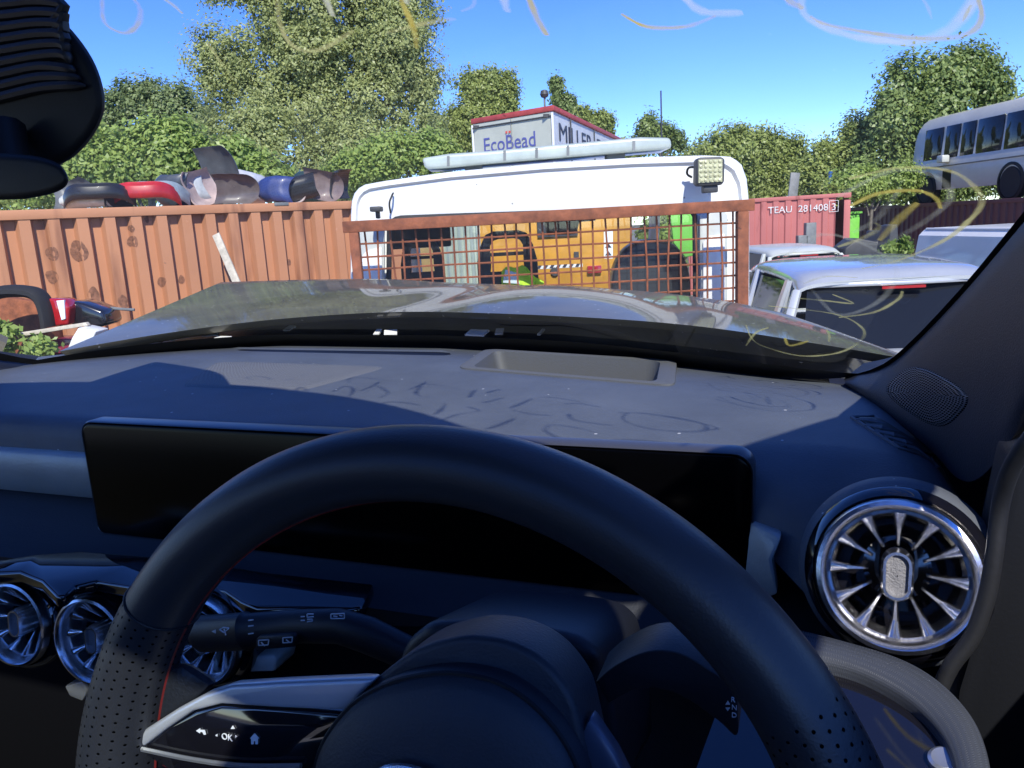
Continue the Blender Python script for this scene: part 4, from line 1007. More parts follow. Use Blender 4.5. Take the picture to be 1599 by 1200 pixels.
for px, py, rr in [(82,397,.10),(125,393,.13),(82,432,.09),(208,378,.08),(206,357,.05),(254,441,.07),(286,437,.06),(147,461,.10),(192,470,.09),(232,343,.045),(455,410,.05)]:
    d = Ainv.to_3x3() @ ray(px, py); o0 = Ainv @ Vector((0, 0, EZ)); k = (.012-o0.y)/d.y; p = o0+d*k
    n_ = 26; rows = []
    wob = [random.uniform(.6, 1.2) for _ in range(n_)]; wob = [(wob[q-2]+wob[q-1]*2+wob[q]*3+wob[(q+1) % n_]*2+wob[(q+2) % n_])/9 for q in range(n_)]
    for f_ in (0.05, .5, 1.0):
        row = []
        for i in range(n_):
            a = 2*math.pi*i/n_; x = p.x+math.cos(a)*rr*f_*wob[i]*.62; z = p.z+math.sin(a)*rr*f_*wob[i]*.9
            row.append(Vector((x, .012+rib_y(x)-.004, z)))
        rows.append(row)
    MB().grid(rows, cu=True).build('burn_mark', burn, side_o, recalc=False)
MB().box((6.9, .02, 2.585), (.18, .06, .04)).build('roof_bracket', MT['grey'], lc, bevel=.006)
RA, RB = at(1120, 314, 21.5), at(1329, 301, 20.5)
rc_, RL = container('shipping_container', 'red container with white lettering behind the truck cab and pale car roof', RA, RB, MT['redbox'], before=1.8, hgt=RB.z, pitch=.31, flat=False)
tx = MT['letter_white']
dR = (Vector((RB.x, RB.y, 0))-Vector((RA.x, RA.y, 0)))
text('TEAU  281408', .25, tx, rc_, (RL-2.05, -.006, RB.z-.42), (math.pi/2, 0, 0), ext=.004)
text('3', .25, tx, rc_, (RL-.47, -.006, RB.z-.42), (math.pi/2, 0, 0), ext=.004)
bx = MB(); x0 = RL-.5
for a, b in (((-.02, -.04), (.2, -.04)), ((.2, -.04), (.2, .24)), ((.2, .24), (-.02, .24)), ((-.02, .24), (-.02, -.04))):
    bx.box((x0+(a[0]+b[0])/2, -.006, RB.z-.42+(a[1]+b[1])/2), (abs(a[0]-b[0])+.012, .004, abs(a[1]-b[1])+.012))
bx.build('lettering_box', tx, rc_)
BA, BB = Vector((11.9, 27.0, 0)), Vector((11.2, 14.5, 0))
bc_, BL_ = container('shipping_container', 'dark brown container on the right carrying the old minibus', BA, BB, MT['brownbox'], hgt=EZ+.03, pitch=.30)

# plank leaning on the orange container
pa, pb = at(337, 366, 8.95), at(372, 447, 8.75)
plk = MB(); pb2 = pb+(pb-pa)*1.3
bar(plk, pa, pb2, .085, .03); tag(plk.build('plank', MT['wood'], bevel=.003), 'pale timber plank leaning against the orange container', 'plank')

# ================================================================== BUMPERS
def bumper_mesh(L=1.65, Hh_=.48, bow=.42, seed=0, notch=True):
    rr_ = random.Random(seed); rows = []
    for i in range(25):
        s_ = -1+2*i/24; x = s_*L/2*(1-.06*abs(s_)**3); y = bow*abs(s_)**3.4; r_ = []
        for j in range(9):
            v = j/8; h = (v-.5)*Hh_*(1-.18*abs(s_)**3); bul = (-.03, .045, .06, .10, .105, .066, .072, .02, -.05)[j]*.55
            r_.append(Vector((x*(1+.0), y-bul, h+.08*abs(s_)**2)))
        rows.append(r_)
    inner = [[p+Vector((0, .022, 0)) for p in r_] for r_ in rows]
    ring = [a+b[::-1] for a, b in zip(rows, inner)]
    mb = MB().grid(ring, cu=True); n_ = len(ring[0]); mb.f.append(list(range(n_))); mb.f.append([len(mb.v)-n_+k for k in range(n_)])
    return mb
bumpers = [  # px, py centre, size px, paint, label, variant
 (118,283,56,'darkgrey2','grey-black bumper end beside the mirror, first of the pile',0),
 (132,300,34,'cream2','small off-white bumper corner low beside the mirror',1),
 (152,292,48,'black2','matt black bumper lying second in from the mirror',2),
 (182,296,40,'brown2','brownish black bumper low between the black and red ones',3),
 (226,297,50,'red2','bright red bumper lying on the orange container roof',4),
 (242,272,54,'paleblue','pale blue-grey bumper propped behind the red one',5),
 (270,284,62,'slate','dark slate bumper standing right of the red one',6),
 (292,276,56,'silver3','thin pale silver bumper edge behind the slate one',1),
 (314,284,66,'pinksilver','rosy silver bumper standing left of the tall grey one',3),
 (350,266,94,'greydark2','tall dark grey bumper standing upright, highest of the pile',0),
 (372,290,54,'brown3','grey-brown bumper tucked under the tall grey one',5),
 (396,290,58,'silver2','bright silver bumper curved to the right of the tall grey one',2),
 (430,294,48,'blue2','royal blue bumper piece in the middle of the pile',6),
 (446,298,40,'pink2','small pinkish silver bumper end right of the blue one',0),
 (464,296,46,'black4','narrow black bumper between the pinkish and the green ones',4),
 (486,286,60,'teal','dark green-black bumper with a pointed end',1),
 (506,292,54,'brown4','dull rosy bumper right of the green-black one',5),
 (530,294,54,'black3','black bumper at the right end of the pile beside the truck',3),
]
paints = dict(cream2=(.55, .56, .50), brown2=(.035, .027, .025), silver3=(.42, .45, .47), brown3=(.12, .10, .095), black4=(.016, .017, .02), brown4=(.20, .15, .145), darkgrey2=(.10, .11, .12), black2=(.018, .018, .02), red2=(.45, .02, .025), paleblue=(.28, .34, .38), slate=(.06, .07, .085), pinksilver=(.46, .36, .34), greydark2=(.07, .075, .08),
              silver2=(.55, .56, .60), blue2=(.025, .045, .17), pink2=(.42, .35, .34), teal=(.02, .045, .045), black3=(.02, .021, .025))
topz = 2.6
dA = (LB-LA); dA.z = 0; dA.normalize(); nA = Vector((-dA.y, dA.x, 0))
def on_container(px, back=.35):
    d = ray(px, 320); o = Vector((LA.x, LA.y, 0))+nA*back
    # intersect vertical plane through the roof line
    k = (o.x*nA.x+o.y*nA.y)/(d.x*nA.x+d.y*nA.y); p = d*k; return Vector((p.x, p.y, topz)), k
for i, (px, py, sz, pn, lab, vr) in enumerate(bumpers):
    pos, k = on_container(px, .35+(.40 if sz > 55 else 0)+.12*(i % 2))
    mt = mat('bumper_'+pn, paints[pn], .42, coat=.25, var=.25, vs=7, spec=.45)
    sc = sz*k/1200*(.68 if sz < 70 else .78)
    q_ = random.Random(i*3+1); base = Matrix.Rotation(math.atan2(dA.y, dA.x), 3, 'Z')
    if pn in ('red2', 'paleblue', 'black2'):        # lying face up, both ends curling upward
        mb = bumper_mesh(.80, sc*.9, .30, i); M = base @ Matrix.Rotation(R(-18+q_.uniform(-8, 14)), 3, 'Z') @ Matrix.Rotation(R(-38), 3, 'X') 
    else:                                           # standing on one end and leaning
        mb = bumper_mesh(sc*1.3, (.44, .50, .56)[i % 3], .06+.02*(i % 3), i); M = base @ Matrix.Rotation(R((150, -30, 20, -145, -12, 160, -50)[vr]+q_.uniform(-8, 8)), 3, 'Z') @ Matrix.Rotation(R(q_.uniform(-16, 20)), 3, 'X') @ Matrix.Rotation(R(90+q_.uniform(-16, 16)), 3, 'Y')
    mb.v = [M @ p for p in mb.v]; zmin = min(p.z for p in mb.v); cx = sum((p for p in mb.v), Vector())/len(mb.v)
    mb.v = [p-Vector((cx.x, cx.y, zmin)) for p in mb.v]
    o = mb.build('bumper', mt, loc=pos, angle=50); tag(o, lab, 'bumper', 'car bumpers piled on the orange container')

# ================================================================== GENERIC CAR (for the wrecks)
def wreck(name, label, x, y, rz, paint, hgt=1.62, L=4.4, W=1.78, group=None):
    """Rear towards -y. Built about its middle."""
    root = empty(name, (x, y, 0), label, 'car', group, rz=rz)
    sec = []   # (y, half width bottom, belt half, z bottom, z belt)
    body = MB(); ys = [-2.2, -2.17, -2.05, -1.6, -.8, 0, .8, 1.5, 1.95, 2.15, 2.2]; sw = [.86, .93, .97, 1, 1, 1, 1, .98, .93, .86, .78]
    bz = [.96, .98, 1.0, 1.0, .99, .97, .95, .93, .86, .76, .66]; s_ = L/4.4; w = W/2
    rows = []
    for yy, ww, b in zip(ys, sw, bz):
        b *= hgt/1.62; hw = w*ww
        rows.append([Vector((q*hw*m_, yy*s_, zz)) for q, m_, zz in ((-1, .80, .26), (-1, .96, .34), (-1, 1, .60), (-1, .985, b-.09), (-1, .93, b), (0, .9, b+.012), (1, .93, b), (1, .985, b-.09), (1, 1, .60), (1, .96, .34), (1, .80, .26))])
    body.grid(rows); n_ = len(rows[0]); body.f.append(list(range(n_))); body.f.append([len(body.v)-n_+k for k in range(n_)])
    body.build('body', paint, root, angle=40)
    gy = [-2.02, -1.66, -1.4, -.6, .2, .75, 1.35]; gz = [.99, 1.50, 1.585, 1.62, 1.60, 1.52, .97]; gw = [.90, .76, .75, .75, .74, .70, .86]
    rows = []
    for yy, zz, ww in zip(gy, gz, gw):
        z = zz*hgt/1.62; hw = w*ww; rows.append([Vector((q*hw*k, yy*s_, z-dz)) for q, k, dz in ((-1, 1.0, .07), (-1, .95, .02), (-.6, 1, -.005), (0, 1, -.02), (.6, 1, -.005), (1, .95, .02), (1, 1.0, .07))])
    def row_(yy, zz, ww):
        hw = w*ww; z = zz*hgt/1.62
        return [Vector((hw*math.sin(q*math.pi/2*.98)*1.0, yy*s_-.10*math.cos(q*math.pi/2)*(1 if yy < -1.3 else 0), z+.035-.10*abs(q)**3.2)) for q in [k/8-1 for k in range(17)]]
    keys = smooth([Vector((gy[k], gz[k], gw[k])) for k in range(1, 6)], 5)
    rr2 = [row_(*k) for k in keys]; rin = [[p+Vector((0, 0, -.03)) for p in r_] for r_ in rr2]
    roof = MB().grid([a_+b_[::-1] for a_, b_ in zip(rr2, rin)], cu=True); n2 = 34; roof.f.append(list(range(n2))); roof.f.append([len(roof.v)-n2+k for k in range(n2)])
    roof.build('roof', paint, root, angle=50)
    # pillars
    pm_ = MB(); zb_ = .97*hgt/1.62
    for q in (-1, 1):
        def tp(k): r_ = rows[k]; return r_[0] if q < 0 else r_[-1]
        pm_.tube([Vector((q*w*.91, -2.02*s_, zb_)), Vector((q*w*.87, -1.85*s_, (zb_+tp(1).z)/2)), tp(1)+Vector((0, 0, .02))], [.045, .036, .03], 8, flat=1.3)
        pm_.tube([Vector((q*w*.92, -1.45*s_, zb_)), tp(2)+Vector((0, 0, .0))], [.07, .05], 8)
        pm_.tube([Vector((q*w*.93, -.25*s_, zb_)), tp(4)+Vector((0, -.25, .0))], .045, 8)
        pm_.tube([Vector((q*w*.92, 1.35*s_, zb_)), tp(5)+Vector((0, 0, .02))], .04, 8)
    pm_.build('pillar', paint, root)
    # tailgate glass, with the roof spoiler and brake lamp
    a, b = rows[1][1], rows[1][5]
    gl_ = MB().grid([[Vector((-w*.80, -2.06*s_, zb_)), Vector((0, -2.10*s_, zb_-.01)), Vector((w*.80, -2.06*s_, zb_))], [a+Vector((.04, -.01, -.03)), (a+b)/2+Vector((0, -.05, .0)), b+Vector((-.04, -.01, -.03))]])
    gl_.build('rear_window', MT['win'], root)
    spo_ = MB().prism([a+Vector((.03, -.02, -.01)), (a+b)/2+Vector((0, -.17, .0)), b+Vector((-.03, -.02, -.01)), b+Vector((-.03, .18, .02)), a+Vector((.03, .18, .02))], (0, 0, .035)).build('spoiler', paint, root, bevel=.012)
    MB().box((a+b)/2+Vector((.0, -.145, -.016)), (.34, .03, .022)).build('brake_lamp', MT['lampred'], root)
    for q in (-1, 1):
        sg = MB().add([Vector((q*w*.925, -1.5*s_, zb_+.03)), Vector((q*w*.925, 1.0*s_, zb_+.02)), Vector((q*w*.74, .55*s_, 1.49*hgt/1.62)), Vector((q*w*.76, -1.3*s_, 1.51*hgt/1.62))], [(0, 1, 2, 3)]); sg.build('side_window', MT['win'], root)
        sg = MB().add([Vector((q*w*.925, -1.85*s_, zb_+.04)), Vector((q*w*.925, -1.54*s_, zb_+.03)), Vector((q*w*.775, -1.42*s_, 1.48*hgt/1.62)), Vector((q*w*.80, -1.6*s_, 1.40*hgt/1.62))], [(0, 1, 2, 3)]); sg.build('quarter_window', MT['glass'], root)
        MB().prism([Vector((q*w*.93, -2.19*s_, .70)), Vector((q*w*.60, -2.225*s_, .74)), Vector((q*w*.55, -2.225*s_, .90)), Vector((q*w*.92, -2.16*s_, .93))], (0, .06, 0)).build('tail_lamp', MT['lampred'], root, bevel=.01)
        for yy in (-1.35, 1.35): MB().lathe([(0, .09), (.2, .09), (.30, .1), (.32, .06), (.32, -.06), (.30, -.1), (0, -.1)], (q*w*.9, yy*s_, .32), (1, 0, 0), (0, 0, 1), 24).build('wheel', MT['rubber'], root)
    MB().box((0, -2.2*s_, .5), (W*.84, .10, .22)).build('rear_bumper', paint, root, bevel=.04)
    ws_ = MB().grid([[rows[5][1]+Vector((.03, .01, 0)), rows[5][5]+Vector((-.03, .01, 0))], [Vector((-w*.8, 1.38*s_, zb_)), Vector((w*.8, 1.38*s_, zb_))]]); ws_.build('front_window', MT['win'], root)
    return root
wreck('parked_car', 'silver-blue hatchback with dark rear window, its tail beside the windscreen pillar', 3.42, 8.0, R(-6), MT['silver'], hgt=1.66, L=4.2, W=2.12)
pc = at(1243, 392, 14.5)
wreck('parked_car', 'pale cream car of which only the roof shows before the red container', pc.x, 16.0, R(4), MT['cream'], hgt=1.50)

# ================================================================== WHITE VAN on the right
vx = 4.75
van = empty('van', (vx, 6.8, 0), 'plain white panel van parked behind the silver-blue hatchback', 'van')
rows = []
for yy, k in ((2.25, .93), (2.2, 1), (1.2, 1), (0, 1), (-1.2, 1), (-2.2, 1), (-2.25, .95)):
    zt = 1.88; rows.append([Vector((x_, yy, z_)) for x_, z_ in ((.05, .3), (0, .45), (0, 1.0), (.03, 1.55), (.07, zt-.08), (.13, zt-.02), (.25, zt), (1.5, zt), (1.62, zt-.03), (1.72, 1.55), (1.75, 1.0), (1.75, .4))])
mb = MB().grid(rows); n_ = len(rows[0]); mb.f.append(list(range(n_))); mb.f.append([len(mb.v)-n_+k for k in range(n_)])
mb.build('body', MT['vanwhite'], van, angle=35)
mb = MB(); a, b = at(1557, 362, 7.4), at(1557, 362, 7.4)
MB().prism([Vector((.012, -.05, 1.15)), Vector((.012, -1.2, 1.15)), Vector((.052, -1.2, 1.68)), Vector((.052, -.1, 1.68))], (.02, 0, 0)).build('side_window', MT['win'], van, bevel=.008)
MB().tube([(.13, 2.2, 1.872), (.13, 0, 1.872), (.13, -2.2, 1.872)], .012, 6).build('roof_gutter', MT['vanwhite'], van)
for yy in (-1.4, 1.5):
    for xx in (.12, 1.62): MB().lathe([(0, .1), (.3, .1), (.33, .06), (.33, -.06), (.3, -.1), (0, -.1)], (xx, yy, .33), (1, 0, 0), (0, 0, 1), 24).build('wheel', MT['rubber'], van)

# ================================================================== MINIBUS on the brown container
bxp = 12.35; bz0 = EZ+.03
bus = empty('minibus', (bxp, 20, bz0), 'old grey-white minibus standing on top of the dark brown container', 'minibus', rz=R(3))
ly0, ly1 = -5.2, 3.5; zt = 2.42
rows = []
for yy, k in ((ly0, .97), (ly0+.1, 1), (0, 1), (ly1-.35, 1), (ly1-.1, .97), (ly1, .9)):
    rows.append([Vector((x_, yy, z_*k if z_ > 1 else z_)) for x_, z_ in ((.04, .35), (0, .5), (0, 1.10), (.05, 1.2), (.12, 1.95), (.16, 2.15), (.30, 2.34), (.6, zt), (1.5, zt), (1.8, 2.34), (1.95, 2.1), (2.1, 1.1), (2.1, .4))])
mb = MB().grid(rows); n_ = len(rows[0]); mb.f.append(list(range(n_))); mb.f.append([len(mb.v)-n_+k for k in range(n_)])
body = mb.build('body', MT['busgrey'], bus, angle=30)
wins = [(1447,1472),(1476,1496),(1499,1518),(1521,1558),(1561,1596),(1600,1650)]
def ypx(px):
    d = ray(px, 250); return bxp/d.x*d.y-20
for (a, b) in wins:
    ya, yb_ = ypx(a), ypx(b)
    ya = min(ya, ly1-.25)
    P = [Vector((.058-.02, ya, 1.12)), Vector((.058-.02, yb_, 1.12)), Vector((.118-.02, yb_, 2.04)), Vector((.118-.02, ya, 2.04))]
    MB().prism(P, (.03, 0, 0)).build('window', MT['win'], bus, bevel=.02)
for yy in (ypx(1453)-.1, ypx(1578)):
    w = MB().lathe([(0, .12), (.25, .12), (.36, .13), (.40, .08), (.40, -.1), (0, -.1)], (.10, yy, .38), (-1, 0, 0), (0, 0, 1), 28).build('wheel', MT['rubber'], bus)
    MB().lathe([(.47, .0), (.47, .02), (.40, .03), (.40, -.05)], (.0, yy, .40), (-1, 0, 0), (0, 0, 1), 28).build('wheel_arch', MT['black'], bus)
MB().prism([Vector((-.012, ypx(1479), .38)), Vector((-.012, ypx(1491), .38)), Vector((-.012, ypx(1491), .86)), Vector((-.012, ypx(1479), .86))], (.03, 0, 0)).build('black_panel', MT['black'], bus)  # plain black panel low on the bus side
MB().tube([(-.012, ly0+.2, .98), (-.012, ly1-.1, .98)], .018, 6).build('side_strip', MT['grey'], bus)
mi = MB().box((-.12, ypx(1484), 1.16), (.22, .28, .20)).build('wing_mirror', MT['cream'], bus, bevel=.04)

# ================================================================== ECO BEAD LORRY
ly = 18.0
ca, cbp, cc = at(748, 183, 19.0), at(863, 165, 17.7), at(965, 212, 17.7*187/133)
lor = empty('box_lorry', (cbp.x, cbp.y, 0), 'grey and white lorry box with red roof edge lettered EcöBead and MILLER', 'lorry')
O0 = Vector((cbp.x, cbp.y, 0)); zT = cbp.z
fa = Vector((ca.x, ca.y, 0))-O0; sdv = Vector((cc.x, cc.y, 0))-O0
fa = fa.normalized()*2.3
sdv = sdv.normalized()
# make it square: side direction perpendicular-ish kept from sight
zb_ = 1.1
def quadbox(mb, o, u, v, z0, z1):
    p = [o, o+u, o+u+v, o+v]; mb.prism([q+Vector((0, 0, z0)) for q in p], (0, 0, z1-z0))
bx_ = MB(); quadbox(bx_, Vector((0, 0, 0)), fa, sdv*8.0, zb_, zT-.12); bx_.build('box_body', MT['lorrywhite'], lor)
nf = fa.cross(Vector((0, 0, 1))).normalized(); nf = nf if nf.y < 0 else -nf
ns_ = sdv.cross(Vector((0, 0, 1))).normalized(); ns_ = ns_ if ns_.dot(fa) < 0 else -ns_
fp = MB(); fp.prism([nf*.004+fa*.02+Vector((0, 0, zb_)), nf*.004+fa*.98+Vector((0, 0, zb_)), nf*.004+fa*.98+Vector((0, 0, zT-.14)), nf*.004+fa*.02+Vector((0, 0, zT-.14))], nf*.03); fp.build('front_panel', MT['lorry'], lor)
for t in (.0, .5, 1.0):
    MB().box(fa*t+nf*.035+Vector((0, 0, (zb_+zT)/2-.1)), (.05 if t != .5 else .012, .05, zT-zb_-.1)).build('corner_rail' if t != .5 else 'door_seam', MT['lorrywhite'] if t != .5 else MT['grey'], lor)
tr_ = MB(); quadbox(tr_, -fa*.02+nf*.06+ns_*.02, fa*1.04, sdv*8.05, zT-.12, zT); tr_.build('roof_rail', MT['redtrim'], lor, bevel=.02)
tr_ = MB(); tr_.box(fa*.5+nf*.05+Vector((0, 0, zT-.22)), (fa.length*.98, .02, .03), Matrix.Rotation(math.atan2(fa.y, fa.x), 3, 'Z')); tr_.build('door_bar', MT['darkgrey'], lor)
for t in (.06, .94): MB().box(fa*t+nf*.06+Vector((0, 0, zT-.20)), (.14, .05, .07)).build('hinge', MT['darkgrey'], lor)
cab_ = MB(); quadbox(cab_, sdv*8.2+fa*.05, fa*.9, sdv*1.8, .5, 2.9); cab_.build('cab', MT['lorrywhite'], lor, bevel=.1)
ch = MB(); quadbox(ch, sdv*.1+fa*.2, fa*.6, sdv*9, .7, 1.05); ch.build('chassis', MT['darkgrey'], lor)
for t in (1.2, 2.3, 8.8):
    for q in (.08, .92):
        MB().lathe([(0, .14), (.3, .14), (.48, .13), (.5, .08), (.5, -.08), (.48, -.13), (0, -.14)], sdv*t+fa*q+Vector((0, 0, .5)), fa.normalized(), (0, 0, 1), 24).build('wheel', MT['rubber'], lor)
zf = Vector((0, 0, 1)); rotF = Matrix((-fa.normalized() if (-fa).x > 0 else fa.normalized(), zf, nf)).transposed().to_euler()
text('EcoBead', .47, MT['letter_blue'], lor, fa*.87+nf*.042+Vector((0, 0, zT-.80)), rotF, sx=.95)
um = MB()
for q in (.557, .517): um.box(fa*q+nf*.042+Vector((0, 0, zT-.42)), (.05, .012, .05))
um.build('lettering', MT['letter_red'], lor)
rotS = Matrix((sdv, zf, ns_)).transposed().to_euler()
def side_t(px):
    d = ray(px, 200); A2 = np.array([[sdv.x, -d.x], [sdv.y, -d.y]]); return float(np.linalg.solve(A2, [-O0.x, -O0.y])[0])
for word, p0, p1, hz, mt_, size in (('MILLER', 871, 922, .70, 'letter_dark', .56), ('PATT', 930, 963, .70, 'letter_dark', .56), ('LOFT', 870, 884, 1.02, 'letter_red', .30)):
    t0, t1 = side_t(p0), side_t(p1)
    o = text(word, size, MT[mt_], lor, sdv*t0+ns_*.012+Vector((0, 0, zT-hz)), rotS)
    wd = max(v.co.x for v in o.data.vertices)-min(v.co.x for v in o.data.vertices); o.scale.x = (t1-t0)/wd
for px in (889.5, 926): MB().box(sdv*side_t(px)+ns_*.03+Vector((0, 0, (zb_+zT)/2)), (.03, .03, zT-zb_-.2)).build('strap', MT['darkgrey'], lor)

# lamp post and aerial
def pole(name, label, cat, px, py, Y, r_, head=True, mt='grey'):
    p = at(px, py, Y); root = empty(name, (p.x, p.y, 0), label, cat)
    MB().tube([(0, 0, 0), (0, 0, p.z)], [r_*1.4, r_], 8).build('mast', MT[mt], root)
    return root, p.z
r1, z1 = pole('lamp_post', 'thin lamp post with a small dark head behind the lettered lorry box', 'lamp post', 850, 148, 24, .03)
MB().lathe([(.001, .14), (.1, .11), (.13, 0), (.09, -.08), (.001, -.1)], (0, 0, z1), (0, 0, 1), (1, 0, 0), 14).build('lamp_head', MT['darkgrey'], r1)
r2, z2 = pole('aerial_mast', 'slim dark aerial mast rising behind the light bar', 'mast', 1032, 142, 30, .028, mt='darkgrey')
MB().tube([(-.25, 0, z2-1.2), (.25, 0, z2-1.2)], .012, 5).build('crossbar', MT['darkgrey'], r2)
p = at(1297, 268, 24); MB().tube([(p.x, p.y, 0), (p.x, p.y, p.z)], .06, 8).build('post', MT['blue'])
tag(bpy.data.objects['post'], 'bright blue post behind the red container corner', 'post')
p = at(1233, 270, 24); pp = MB().box((p.x, p.y, p.z/2), (.28, .06, p.z), Matrix.Rotation(R(6), 3, 'Y')).build('board', MT['grey'], bevel=.01); tag(pp, 'grey upright board standing behind the red container', 'board')
p = at(1265, 348, 19.5); q = MB().box((p.x, p.y, p.z/2), (.26, .2, p.z)).box((p.x-.2, p.y, p.z-.55), (.25, .2, .5)).build('bin_post', MT['grey'], bevel=.02); tag(q, 'grey upright steel section standing in front of the red container', 'steel post')
p = at(1335, 334, 22.5); q = MB().box((p.x, p.y+.6, p.z/2), (.42, 1.0, p.z)).build('green_bin', MT['green'], bevel=.06); tag(q, 'lime green bin between the red and brown containers', 'bin')
MB().box((p.x, p.y+.6, p.z+.03), (.48, 1.08, .06)).build('lid', MT['green'], q)
q.children[0].location = (0, 0, 0)

# ================================================================== SCRAP in front of the orange container
skip_c = at(60, 560, 6.4)
sk = empty('scrap_skip', (skip_c.x-.3, 6.3, 0), 'dark steel skip holding scrap at the foot of the orange container', 'skip', rz=R(25))
mb = MB(); hs = 1.22
for a, b in (((-1.3, -.7), (1.3, -.7)), ((1.3, -.7), (1.3, .7)), ((1.3, .7), (-1.3, .7)), ((-1.3, .7), (-1.3, -.7))):
    a, b = Vector((*a, hs/2+.02)), Vector((*b, hs/2+.02)); mdl = (a+b)/2; L = (b-a).length; mb.box(mdl, (L if a.y == b.y else .05, .05 if a.y == b.y else L-.1, hs))
mb.box((0, 0, .8), (2.48, 1.28, .1)); mb.build('shell', MT['darkgrey'], sk, bevel=.01)
tag(MB().tube(smooth([at(x, y, 6.2) for x, y in [(-40,520),(-35,475),(0,457),(45,456),(66,468),(76,500),(79,540),(80,580)]], 5), .05, 10, flat=2.0).build('wheel_arch_liner', MT['rubber']), 'black plastic wheel-arch hoop among the scrap on the left', 'arch liner')
tag(MB().box(at(25, 515, 6.6), (.75, .1, .55), Matrix.Rotation(.2, 3, 'Y')).build('rusty_sheet', MT['rust'], bevel=.02), 'rusty brown sheet behind the black plastic hoop', 'sheet')
def px_thing(pts, Y, th, name, mt, lab, cat, bevel=.01):
    o = MB().prism([at(x, y, Y) for x, y in pts], (0, th, 0)).build(name, mt, bevel=bevel, seg=3); tag(o, lab, cat); return o
tl1 = px_thing([(74,466),(100,468),(108,480),(106,508),(84,510)], 6.2, .18, 'tail_light', MT['lampred'], 'dark red car tail-light unit lying in the scrap', 'tail light', .02)
MB().prism([at(x, y, 6.19) for x, y in [(88,470),(100,469),(102,498),(96,500)]], (0, .02, 0)).build('clear_lens', MT['hiwhite'], tl1)
px_thing([(108,470),(128,474),(160,486),(166,505),(158,512),(110,510)], 6.3, .3, 'bumper', mat('black_gloss', (.012, .012, .016), .2, coat=.8), 'glossy black bumper piece beside the red tail-light unit', 'bumper', .03)
px_thing([(30,520),(133,504),(137,509),(33,526)], 6.0, .05, 'plank', MT['wood'], 'pale plank lying over the scrap heap on the left', 'plank', .004)
px_thing([(122,512),(150,518),(140,540),(105,545),(112,528)], 5.9, .2, 'white_panel', MT['white'], 'white plastic panel beside the car bonnet edge', 'panel', .01)
px_thing([(40,522),(75,512),(80,545),(22,560)], 6.05, .2, 'rusty_box', MT['rust'], 'rusty orange box under the pale plank', 'box', .01)
px_thing([(50,528),(125,530),(120,548),(50,560)], 6.15, .2, 'crimson_panel', mat('maroon', (.22, .02, .05), .3, coat=.6), 'crimson body panel low in the scrap', 'panel', .01)
tag(MB().tube(smooth([at(x, y, 6.5) for x, y in [(90,470),(140,478),(190,483),(210,484)]], 4), .012, 6).build('metal_rod', MT['grey']), 'thin grey rod lying above the black bumper piece', 'rod')
px_thing([(1046,334),(1092,330),(1094,398),(1070,402),(1052,380)], 9.3, .05, 'green_sheet', MT['green'], 'bright lime green sheet seen through the right of the cab rear window', 'sheet')
# dark scrap between the containers on the right
px_thing([(1320,388),(1340,372),(1370,378),(1376,360),(1395,362),(1400,400),(1318,404)], 14.5, .6, 'engine_block', MT['darkgrey'], 'dark engine block in the scrap left of the white van', 'engine', .03)
px_thing([(1385,395),(1392,352),(1402,350),(1404,398)], 13.5, .4, 'door_panel', MT['darkgrey'], 'dark grey car door standing left of the white van', 'car door', .02)

